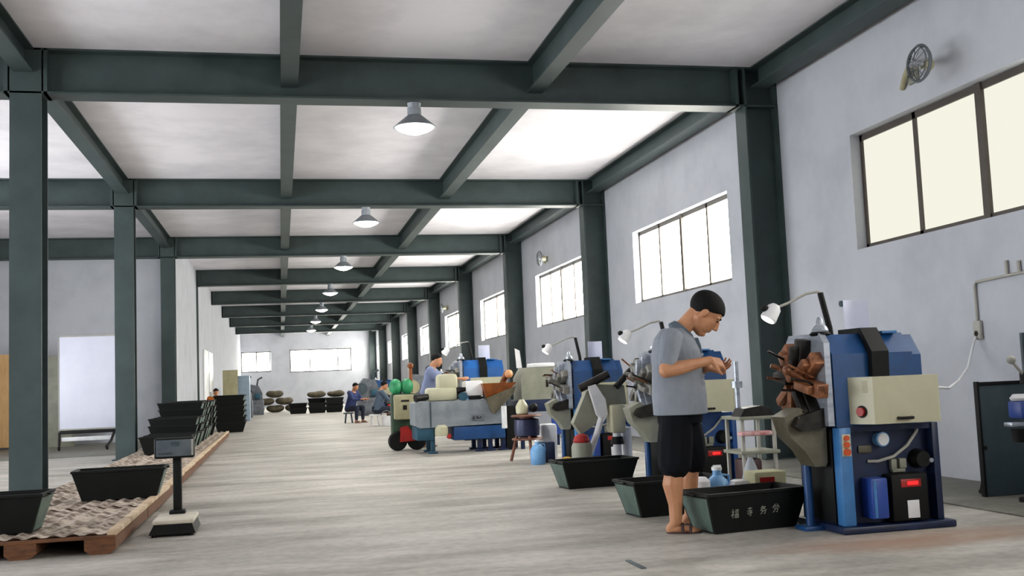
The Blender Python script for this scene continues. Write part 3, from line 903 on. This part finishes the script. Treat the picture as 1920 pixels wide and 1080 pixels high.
rnd = random.Random(3)
n = 0
rows = [(-1.86, 18.4, 1, 'row behind the scale, nearest tub'), (-1.87, 19.1, 1, 'row behind the scale, next tub back'), (-1.88, 19.9, 3, 'first stack behind the scale'),
        (-1.89, 20.7, 3, 'second stack behind the scale'), (-1.90, 21.5, 5, 'third stack down the pallet row'), (-1.91, 22.4, 5, 'fourth stack down the pallet row'),
        (-1.92, 23.3, 5, 'fifth stack down the pallet row'), (-1.92, 24.3, 5, 'sixth stack down the pallet row'), (-1.92, 25.4, 5, 'last stack down the pallet row')]
lev = ['lowest', 'second', 'third', 'fourth', 'fifth', 'sixth']
for x, y, h, nm in rows:
    for k in range(h):
        put_bin(('dark tub of the ' + nm) if h == 1 else 'dark tub, %s of the %s' % ('topmost' if k == h - 1 else lev[k], nm), (x + rnd.uniform(-.02, .02), y, .158 + .13 * k), rnd.uniform(-.04, .04))
for x, y, h, nm in [(-1.42, 30.6, 6, 'tall stack past the pallet row'), (-1.44, 31.6, 6, 'next tall stack past the pallet row'), (-1.46, 32.6, 6, 'farthest tall stack by the left wall')]:
    for k in range(h):
        put_bin('dark tub, %s of the %s' % ('topmost' if k == h - 1 else lev[k], nm), (x + rnd.uniform(-.02, .02), y, .15 * k), rnd.uniform(-.05, .05))
for x, nm in ((.75, 'left'), (1.62, 'middle'), (2.4, 'right')):
    for k in range(2 if nm == 'left' else 3):
        put_bin('dark tub in the %s stack of the far group mid-hall, %s one' % (nm, lev[k]), (x, 49.5 + rnd.uniform(-.2, .2), .2 * k), rnd.uniform(-.08, .08))

def sack(loc, label, r=(.42, .3, .16), m=SACK):
    o = MB()
    o.ball((0, 0, r[2] * .92), r, 18)
    for v in o.bm.verts:
        v.co.z = max(0, v.co.z); v.co.x *= 1 + .06 * sin(12 * v.co.y + loc[0]); v.co.z *= 1 + .10 * sin(8 * v.co.x + loc[1])
    ob = o.build('sack', m, None, loc, rnd.uniform(-.5, .5))
    return tag(ob, label, 'sack', 'filled sacks in the far hall')
for q, (x, y, z) in enumerate([(1.6, 49.5, .70), (2.5, 49.6, .70)]):
    sack((x, y, z), 'olive sack lying on top of the far tubs, %s' % ['left one', 'right one'][q])
for q, (x, y, z, nm) in enumerate([(-1.25, 55, 0, 'left one on the floor'), (-.3, 55.1, 0, 'middle one on the floor'), (.65, 55, 0, 'right one on the floor'), (-.78, 55, .37, 'left one in the second layer'), (.17, 55.05, .37, 'right one in the second layer'), (-.3, 55, .74, 'topmost one')]):
    sack((x, y, z), 'sack of the brown heap beside the far left machines, ' + nm, (.45, .4, .2))

tag(MB().box(-.15, -.016, 0, .15, .016, .006, .002).build('floor_mark', GUNM, None, (2.055, 6.1, 0), pi / 2), 'small dark mark on the open floor near the bottom edge', 'strip')  # thin dark slab lying flat, drawn as a small floor mark

# ------------------------------------------------------------------ platform scale
t = thing('platform_scale', 'platform scale with a display head on a pole, in front of the pallets', 'scale', (-.86, 9.0, 0))
MB().frustum((-.19, -.14, .17, .42), (-.15, -.11, .14, .40), .02, .10).build('base', BLACK, t)
MB().box(-.165, -.12, .095, .155, .41, .13, .012).build('platform', mat('cream_scale_top', '#d3cbbb', .45), t)
for x, y in ((-.15, -.1), (.13, -.1), (-.15, .37), (.13, .37)):
    MB().cyl((x, y, 0), (x, y, .03), .022).build('foot', BLACK, t)
MB().box(-.045, .33, .09, .025, .40, .60, .01).box(-.075, .30, .125, .055, .42, .16, .01).build('pole', BLACK, t)
hd = MB().box(-.185, .26, .595, .135, .38, .765, .012).build('display_head', BLACK, t)
MB().box(-.17, .252, .612, .115, .26, .75, .004).build('display_panel', GLASSD, hd)
MB().box(.115, .25, .615, .13, .26, .75, .003).build('side_trim', CONDUIT, hd)
MB().box(-.05, .247, .70, .02, .252, .735).build('readout', GUNM, hd)
k = MB()
for i in range(4):
    k.box(-.15 + i * .03, .247, .63, -.13 + i * .03, .252, .645)
k.build('keys', GUNM, hd)

# ------------------------------------------------------------------ left aisle
t = thing('whiteboard', 'blank whiteboard on a dark wheeled stand behind the left columns', 'whiteboard', (-4.72, 24.5, 0))
MB().box(0, 0, .46, 1.55, .04, 2.48, .01).build('board', mat('white_board_face', '#d9dcec', .4, 0, '#d2d5e6', 2), t)
fr = MB()
fr.box(-.02, -.012, 2.47, 1.57, .05, 2.50, .004); fr.box(-.02, -.012, .44, 0, .05, 2.5, .004); fr.box(1.55, -.012, .44, 1.57, .05, 2.5, .004); fr.box(-.02, -.012, .44, 1.57, .05, .47, .004)
fr.build('frame', CONDUIT, t)
MB().box(.02, -.05, .36, 1.55, .07, .43, .01).build('bottom_rail', BLACK, t)
for x in (.0, 1.10):
    MB().tube([(x + .04, .04, .40), (x, -.25, .18), (x - .06, -.5, .07)] if x > 1 else [(x, .02, .40), (x, -.02, .10)], .03).build('leg', DARKM, t)
    MB().cyl((x - .06 if x > 1 else x - .02, -.5 if x > 1 else -.02, .05), (x - .02 if x > 1 else x + .02, -.5 if x > 1 else -.02, .05), .05).build('caster', BLACK, t)
MB().tube([(1.50, .04, .40), (1.50, .04, .06)], .03).build('leg', DARKM, t)
MB().box(.0, .02, .20, 1.12, .06, .29, .01).build('lower_shelf', WHITE, t)
t = thing('plywood_partition', 'tan plywood cupboard behind the nearest left column', 'cupboard', (-6.75, 26.2, 0))
MB().box(0, 0, .06, 1.26, .5, 2.2, .01).build('body', TAN, t)
MB().box(.03, .04, 0, 1.2, .46, .06).build('plinth', DARKM, t)
t2 = MB().box(1.265, .1, .0, 1.95, .5, 2.14, .01).build('shaded_side', GREYB, None, (-6.75, 26.2, 0))  # grey box added for the shaded side of the tan cupboard
tag(t2, 'grey beige box painted as the shaded side of the tan plywood cupboard', 'cupboard')
t2.name = 'cupboard'

# far left: cabinet and grey machines
t = thing('tall_cabinet', 'tall khaki cabinet with a grey blue side locker against the far left wall', 'cabinet', (-2.14, 41.0, 0))
MB().box(0, 0, 0, .55, 1.2, 1.95, .02).build('body', KHAKI, t)
MB().box(.55, .05, .0, .98, 1.1, 1.72, .01).build('side_locker', mat('grey_blue_locker', '#8b9dae', .5), t)
def grey_machine(loc, label, accent):
    t = thing('grey_machine', label, 'machine', loc, 0, 'grey machines at the far left')
    MB().box(0, 0, 0, .9, .8, .7, .03).build('base', GREYJ, t)
    MB().prism([(.05, .7), (.05, 1.2), (.25, 1.45), (.7, 1.35), (.85, 1.0), (.85, .7)], .05, .7, 'y').build('head', GREYJ, t)
    MB().cyl((.15, -.02, 1.05), (.15, .1, 1.05), .22, .22, 20).build('flywheel', accent, t)
    MB().tube([(.6, .3, 1.35), (.65, .3, 1.65), (.85, .3, 1.75)], .04).build('arm', GUNM, t)
    MB().box(.5, -.06, .75, .75, .05, 1.0, .02).build('control_box', TEAL, t)
    return t
mar = mat('maroon_paint', '#6a2436', .5)
grey_machine((-2.1, 46.5, 0), 'grey machine with maroon flywheel beside the tall khaki cabinet', mar)
grey_machine((-1.7, 50.5, 0), 'grey machine with dark wheel behind the brown heap of sacks', BLACK)
grey_machine((2.9, 41.0, 0), 'grey machine behind the seated workers on the right side', GUNM)
grey_machine((3.9, 33.0, 0), 'grey machine with khaki guard past the green upright machine', KHAKI)

# ------------------------------------------------------------------ people
def frame(d, up):
    d = Vector(d).normalized()
    s = Vector(up).cross(d).normalized()
    u = d.cross(s).normalized()
    return d, s, u

def hand(mb, wrist, fwd, palm_n, side, size=1.0, curl=.5, spread=.10):
    """palm from tapered bones, four separate fingers with knuckle bends, thumb from the palm's side.
    fwd: to the finger tips; palm_n: the way the palm faces; side: +1 thumb on fwd x palm_n side"""
    f = Vector(fwd).normalized()
    nrm = Vector(palm_n); nrm = (nrm - f * nrm.dot(f)).normalized()
    s = f.cross(nrm).normalized() * side
    W = Vector(wrist)
    kn = []
    for i, (o, l) in enumerate(((.028, .088), (.009, .092), (-.010, .088), (-.028, .080))):
        a = W + s * o * .6 * size + f * .012 * size
        b = W + f * l * size + s * o * 1.02 * size
        mb.cone(a, .0135 * size, b, .0105 * size, 2)
        kn.append((b, o))
    lens = ((.040, .025, .020), (.044, .028, .021), (.041, .026, .020), (.031, .020, .018))
    for (b, o), L in zip(kn, lens):
        d = (f + s * o * spread * 12).normalized()
        p = b; r = .0088 * size
        ang = curl * (1.0 if abs(o) < .02 else .85 + 8 * max(0, -o))
        for q, l in enumerate(L):
            d = (d * cos(ang) + nrm * sin(ang)).normalized()
            # keep bending in the finger's own plane
            p2 = p + d * l * size
            mb.cone(p, r, p2, r * .9, 2)
            p = p2; r *= .9
    tb = W + f * .028 * size + s * .026 * size
    t1 = tb + (f * .62 + s * .62 + nrm * .35).normalized() * .042 * size
    t2 = t1 + (f * .85 + s * .15 + nrm * .5).normalized() * .032 * size
    t3 = t2 + (f * .9 - s * .1 + nrm * .45).normalized() * .025 * size
    mb.cone(W + f * .012 * size + s * .012 * size, .014 * size, tb, .0135 * size)
    mb.chain([(tb, .0135 * size), (t1, .0112 * size), (t2, .0098 * size), (t3, .0082 * size)])

def figure(J, label, cloth, voxel, detail=True, group=None, sleeve='short', legs='shorts'):
    """J: joints in world space; one skin surface, hair and clothing as children"""
    root = thing('person', label, 'person', J['base'], 0, group)
    B = Vector(J['base'])
    P = {k: (Vector(v) - B) for k, v in J.items() if isinstance(v, (tuple, Vector)) and len(v) == 3 and k not in ('base', 'hf', 'face', 'toe_dir')}
    yaw = J['yaw']
    fx = Vector((cos(yaw), sin(yaw), 0)); rx = Vector((sin(yaw), -cos(yaw), 0))
    b = MB()
    # head
    hf = Vector(J['hf']).normalized(); hs = Vector((hf.y, -hf.x, 0)).normalized(); hu = hs.cross(hf).normalized()
    if hu.z < 0: hu = -hu
    HM = Matrix((hf, hs, hu)).transposed().to_4x4() @ Matrix.Scale(J.get('head_size', 1.0), 4)
    hc = P['head']
    hz = J.get('head_size', 1.0); am = J.get('arm', 1.0); lm_ = J.get('leg', 1.0)
    def H(x, y, z): return hc + (hf * x + hs * y + hu * z) * hz
    b.ball(H(-.012, 0, .025), (.098, .078, .092), 20, HM)
    b.ball(H(.030, 0, -.02), (.066, .066, .09), 18, HM)
    b.cone(H(.055, 0, -.088), .030 * hz, H(.01, 0, -.06), .055 * hz)
    for s in (-1, 1):
        b.cone(H(.048, .018 * s, -.085), .022 * hz, H(-.012, .055 * s, -.045), .026 * hz)
        b.ball(H(.066, .038 * s, -.012), (.012, .018, .014), 10, HM)        # cheek
        b.ball(H(.068, .030 * s, .034), (.014, .028, .009), 10, HM)         # brow ridge
        b.ball(H(-.008, .077 * s, -.004), (.020, .010, .032), 12, HM)       # ear
        b.ball(H(-.012, .073 * s, -.026), (.010, .008, .012), 8, HM)
    b.cone(H(.086, 0, .022), .009 * hz, H(.106, 0, -.016), .0125 * hz)
    for s in (-1, 1):
        b.ball(H(.096, .011 * s, -.022), (.011, .008, .008), 8, HM)
    b.ball(H(.086, 0, -.046), (.012, .024, .006), 10, HM); b.ball(H(.083, 0, -.057), (.012, .021, .007), 10, HM)
    b.ball(H(.074, 0, -.088), (.018, .022, .016), 10, HM)
    # neck, trunk
    b.chain([(H(-.03, 0, -.04), .056 * hz), (P['neck'], .062), (P['neck'] - Vector((0, 0, .07)) - fx * .02, .075)])
    ch, pv = P['chest'], P['pelvis']
    b.rings([(pv - Vector((0, 0, .10)), .09, .13, yaw), (pv, .11, .165, yaw), ((pv + ch) / 2, .105, .15, yaw), (ch, .11, .165, yaw), (ch + Vector((0, 0, .12)), .085, .15, yaw), (ch + Vector((0, 0, .17)), .05, .07, yaw)])
    for s, k in ((1, 'r'), (-1, 'l')):
        b.chain([(P['sh_' + k], .056 * am), (P['el_' + k] * .55 + P['sh_' + k] * .45, .047 * am), (P['el_' + k], .040 * am)])
        fore = P['wr_' + k] - P['el_' + k]
        b.chain([(P['el_' + k], .040 * am), (P['el_' + k] + fore * .3, .043 * am), (P['el_' + k] + fore * .75, .031 * am), (P['wr_' + k], .026 * am)])
        fd = Vector(J.get('hand_' + k + '_f', fore)); pn = Vector(J.get('hand_' + k + '_n', (0, 0, -1)))
        hand(b, P['wr_' + k], fd, pn, J.get('hand_' + k + '_s', 1), J.get('hand_size', 1.0), J.get('curl', .45))
        hip, kn, an = P['hip_' + k], P['kn_' + k], P['an_' + k]
        b.chain([(hip, .088), (hip * .4 + kn * .6, .072), (kn, .055)])
        b.chain([(kn, .055 * lm_), (kn * .68 + an * .32 - Vector(J['toe_dir']) * .018, .061 * lm_), (kn * .3 + an * .7, .042 * lm_), (an, .036 * lm_)])
        td = Vector(J['toe_dir']).normalized(); sd = Vector((-td.y, td.x, 0))
        g = Vector((an.x, an.y, .0))
        b.cone(g - td * .045 + Vector((0, 0, .032)), .032, an, .036)
        b.cone(g - td * .045 + Vector((0, 0, .030)), .030, g + td * .12 + Vector((0, 0, .024)), .024)
        for q in range(3):
            b.cone(g + td * .04 + Vector((0, 0, .035)), .026, g + td * (.135 - .01 * q) + sd * (.022 - .022 * q) + Vector((0, 0, .020)), .018)
        for q in range(5):
            o = .034 - .017 * q
            b.cone(g + td * (.13 - .006 * q) + sd * o + Vector((0, 0, .018)), .012 if q else .014, g + td * (.165 - .012 * q) + sd * o * 1.05 + Vector((0, 0, .015)), .009 if q else .011)
    b.build('body', J.get('skin', SKIN), root, remesh=voxel, smooth=5)
    # eyes and brows
    if detail:
        for s in (-1, 1):
            e = MB(); e.ball(H(.0785, .032 * s, .016), (.008, .014, .005), 10, HM); e.build('eye', BLACK, root)
            e = MB(); e.tube([H(.0835, .014 * s, .036), H(.085, .030 * s, .041), H(.072, .048 * s, .036)], .004, 6); e.build('eyebrow', HAIR, root)
    # hair: cap over the skull, cut clear of the face
    hm = MB()
    hm.ball(H(-.018, 0, .036), (.108, .086, .093), 128, HM)
    inv = HM.inverted()
    kill = []
    for v in hm.bm.verts:
        q = inv @ v.co - inv @ hc
        lim = -.07
        for x0_, l0, l1 in ((-.05, -.07, -.035), (-.02, -.035, .012), (.02, .012, .03), (.05, .03, .058), (.08, .058, .066)):
            t_ = min(1, max(0, (q.x / hz ** 0 - x0_ + .015) / .03))
            lim = lim + (l1 - l0) * t_
        if q.z < lim:
            kill.append(v)
    bmesh.ops.delete(hm.bm, geom=kill, context='VERTS')
    ho = hm.build('hair', HAIR, root)
    sol = ho.modifiers.new('solid', 'SOLIDIFY'); sol.thickness = .016 * hz; sol.offset = -1
    rm = ho.modifiers.new('remesh', 'REMESH'); rm.mode = 'VOXEL'; rm.voxel_size = max(.005, voxel); rm.use_smooth_shade = True
    sm = ho.modifiers.new('smooth', 'SMOOTH'); sm.iterations = 10
    # shirt
    up, low = cloth
    h = MB()
    hem = P.get('hem', pv)
    rf, rw = J.get('bulk', (.15, .20))
    mid = (hem + ch) / 2
    h.rings([(hem, rf * 1.05, rw * 1.06, yaw), (hem * .7 + ch * .3, rf * 1.06, rw * 1.02, yaw), (hem * .35 + ch * .65, rf * 1.0, rw * .97, yaw), (ch, rf * .95, rw * .98, yaw), (ch + Vector((0, 0, .09)) - fx * .01, rf * .8, rw * .92, yaw), (ch + Vector((0, 0, .165)) - fx * .01, rf * .48, rw * .62, yaw)])
    for s, k in ((1, 'r'), (-1, 'l')):
        sh, el, wr = P['sh_' + k], P['el_' + k], P['wr_' + k]
        if sleeve == 'short':
            h.chain([(ch + Vector((0, 0, .09)) + rx * s * .08, .075), (sh, .078), (sh * .3 + el * .7, .070)])
        else:
            h.chain([(ch + Vector((0, 0, .09)) + rx * s * .08, .075), (sh, .075), (el, .056), (el * .25 + wr * .75, .044)])
    if detail:
        # folds across the belly and below the arm
        for q in range(5):
            z0 = .10 + .075 * q
            c0 = hem + Vector((0, 0, z0))
            h.tube([c0 + rx * (rw * .9) - fx * rf * .3, c0 + rx * (rw * .72) + fx * rf * .72 + Vector((0, 0, -.02)), c0 + fx * rf * 1.02 + rx * rw * .2 + Vector((0, 0, .03 + .02 * (q % 2)))], .012, 8)
    so = h.build('shirt', up, root, remesh=max(.006, voxel * 1.3), smooth=4)
    if detail:
        co = MB()
        nk = P['neck'] - Vector((0, 0, .015))
        ax = (H(-.03, 0, -.06) - nk).normalized(); e1 = ax.orthogonal().normalized(); e2 = ax.cross(e1)
        for q, (rr, off) in enumerate(((.078, .0), (.085, -.018), (.092, -.034))):
            co.tube([nk + ax * off + (e1 * cos(2 * pi * i / 20) + e2 * sin(2 * pi * i / 20)) * rr for i in range(20)], .016, 8, True)
        co.build('collar', COLLAR, root, remesh=.007, smooth=2)
        pk = MB()
        v = []
        for z, r in ((-.10, .985), (-.03, .965), (.03, .93), (.09, .83)):
            for y in (-.02, .02):
                for d in (-.012, .010):
                    v.append(ch + Vector((0, 0, z)) + fx * (rf * r + d) + rx * y)
        f = []
        for i in range(3):
            o = i * 4
            f += [(o, o + 2, o + 6, o + 4), (o + 1, o + 5, o + 7, o + 3), (o, o + 4, o + 5, o + 1), (o + 2, o + 3, o + 7, o + 6)]
        f += [(0, 1, 3, 2), (12, 14, 15, 13)]
        pk._add(v, f)
        pk.build('placket', COLLAR, root)
    # lower garment
    l = MB()
    l.rings([(pv - Vector((0, 0, .09)), rf * .86, rw * .88, yaw), (pv, rf * .9, rw * .9, yaw), (pv + Vector((0, 0, .08)), rf * .84, rw * .86, yaw)])
    for k in 'rl':
        hip, kn, an = P['hip_' + k], P['kn_' + k], P['an_' + k]
        if legs == 'shorts':
            l.chain([(hip, .115), (hip * .5 + kn * .5, .130), (kn + Vector((0, 0, .03)), .124)])
        else:
            l.chain([(hip, .105), (kn, .078), (an * .9 + kn * .1, .055)])
    lo = l.build('shorts' if legs == 'shorts' else 'trousers', low, root, remesh=max(.007, voxel * 1.3), smooth=4)
    # sandals
    for k in 'rl':
        an = P['an_' + k]; td = Vector(J['toe_dir']).normalized(); sd = Vector((-td.y, td.x, 0)); g = Vector((an.x, an.y, 0))
        s = MB()
        pts = []
        for i in range(20):
            a = 2 * pi * i / 20
            c = g + td * (.055 + .125 * cos(a)) + sd * (.043 * sin(a) * (1 + .15 * cos(a)))
            pts.append((c.x, c.y))
        s.prism(pts, 0, .012, 'z')
        for off in (.045, .10):
            s.tube([g + td * off + sd * (.046 * cos(pi * i / 8)) + Vector((0, 0, .012 + .050 * sin(pi * i / 8) * (1.1 if off < .08 else .85))) for i in range(9)], .011, 6)
        s.build('sandal', SANDAL, root)
    return root

man = dict(base=(2.84, 7.22, 0), yaw=radians(-28), skin=SKIN,
    head=(3.045, 7.17, 1.558), hf=(.62, -.20, -.80), neck=(2.885, 7.22, 1.465), head_size=1.28, arm=1.22, leg=1.22, hand_size=1.12,
    chest=(2.835, 7.25, 1.295), pelvis=(2.845, 7.27, .86), hem=(2.848, 7.26, .835), bulk=(.185, .225),
    sh_r=(2.735, 7.07, 1.385), el_r=(2.645, 6.985, 1.150), wr_r=(2.975, 6.965, 1.215),
    sh_l=(2.92, 7.42, 1.38), el_l=(3.0, 7.44, 1.13), wr_l=(3.035, 7.15, 1.165),
    hand_r_f=(.94, .20, -.22), hand_r_n=(-.1, .75, -.6), hand_r_s=-1,
    hand_l_f=(.88, -.35, .0), hand_l_n=(-.1, -.75, .6), hand_l_s=1, curl=.68,
    hip_r=(2.775, 7.17, .84), kn_r=(2.735, 7.14, .47), an_r=(2.725, 7.15, .085),
    hip_l=(2.905, 7.36, .84), kn_l=(2.985, 7.45, .47), an_l=(2.975, 7.50, .085),
    toe_dir=(.93, -.37, 0))
figure(man, 'man in a grey polo shirt and black shorts looking down at his hands', (SHIRT, SHORTS), .0048)
def posed(base, yaw, sit, label, cloth, tall=1.0, head_pitch=-.35, reach=.45, voxel=.014, sleeve='short', skin=SKIN):
    f = Vector((cos(yaw), sin(yaw), 0)); r = Vector((sin(yaw), -cos(yaw), 0)); B = Vector(base); Z = Vector((0, 0, 1))
    dz = -.42 if sit else 0
    lean = f * (.14 if sit else .12)
    J = dict(base=tuple(B), yaw=yaw, skin=skin, hf=tuple(f + Z * head_pitch), head=B + lean * 1.5 + f * .05 + Z * (1.55 + dz), neck=B + lean * 1.25 + Z * (1.43 + dz),
        chest=B + lean + Z * (1.25 + dz), pelvis=B + Z * (.90 + dz), hem=B + lean * .1 + Z * (.86 + dz), toe_dir=tuple(f), bulk=(.135, .195), curl=.4)
    for s, k in ((1, 'r'), (-1, 'l')):
        J['sh_' + k] = B + lean * 1.05 + r * s * .19 + Z * (1.37 + dz)
        J['el_' + k] = B + lean + f * .18 + r * s * .23 + Z * (1.14 + dz + (.06 if not sit else 0))
        J['wr_' + k] = B + lean + f * reach + r * s * .13 + Z * (1.16 + dz + (.04 if not sit else 0))
        J['hand_%s_n' % k] = tuple(-r * s); J['hand_%s_s' % k] = -s
        J['hip_' + k] = B + r * s * .10 + Z * (.86 + dz)
        if sit:
            J['kn_' + k] = B + f * .40 + r * s * .16 + Z * .47; J['an_' + k] = B + f * .38 + r * s * .17 + Z * .085
        else:
            J['kn_' + k] = B + r * s * .11 + f * .02 + Z * .48; J['an_' + k] = B + r * s * .12 + Z * .085
    J = {k: (tuple(v) if isinstance(v, Vector) else v) for k, v in J.items()}
    return figure(J, label, cloth, voxel, detail=False, sleeve=sleeve, legs='trousers')
posed((2.55, 18.95, 0), radians(-15), False, 'worker in a faded blue shirt reaching over the long grey machine bed', (WORKB, NAVYC), reach=.55)
posed((2.62, 30.0, 0), radians(5), True, 'worker in slate clothes seated on a white stool facing right', (SLATEC, NAVYC), sleeve='long')
posed((2.10, 33.6, 0), radians(-40), True, 'worker in navy clothes seated behind the one on the white stool', (mat('deep_blue_work_cloth', '#2a3766', .85), NAVYC), sleeve='long')
posed((-2.02, 34.2, 0), radians(-80), True, 'person in an orange shirt seated behind the left tub stack', (mat('orange_shirt_cloth', '#c06a1c', .85), NAVYC))
def stool(loc, label, m_):
    t = thing('stool', label, 'stool', loc)
    MB().lathe([(.15, .29), (.17, .295), (.17, .32), (.15, .33)]).build('seat', m_, t)
    for k in range(4):
        a = pi / 4 + k * pi / 2
        MB().tube([(.11 * cos(a), .11 * sin(a), .29), (.16 * cos(a), .16 * sin(a), 0)], .02).build('leg', m_, t)
stool((2.58, 30.0, 0), 'white stool under the worker in slate clothes', WHITE)
stool((2.07, 33.62, 0), 'grey stool under the worker in navy clothes', GUNM)
stool((-2.02, 34.23, 0), 'dark stool under the person in the orange shirt', BLACK)
t = thing('bucket', 'pale bucket on the floor beside the seated worker in slate clothes', 'bucket', (2.86, 29.5, 0))
MB().lathe([(.11, 0), (.12, .01), (.15, .28), (.16, .285), (.14, .28), (.11, .02)]).build('body', WHITE, t)
MB().tube([(-.15, 0, .28), (-.1, 0, .40), (0, 0, .44), (.1, 0, .40), (.15, 0, .28)], .006).build('handle', CONDUIT, t)

# sheets pinned to the right wall
for q, (y, z, lab) in enumerate([(16.4, 1.55, 'small red notice on the right wall behind the third blue machine'), (11.1, 1.62, 'white notice pinned on the wall beside the near right column')]):
    if q == 0:
        tag(MB().box(WX - .012, y - .12, z - .12, WX, y + .12, z + .12, .004).build('notice', mat('faded_red_card', '#a0606a', .7)), lab, 'notice')
tag(MB().cyl((WX - .03, 11.0, 1.86), (WX, 11.0, 1.86), .035).build('wall_hook', GUNM), 'small dark hook on the wall above the nearest machine', 'hook')
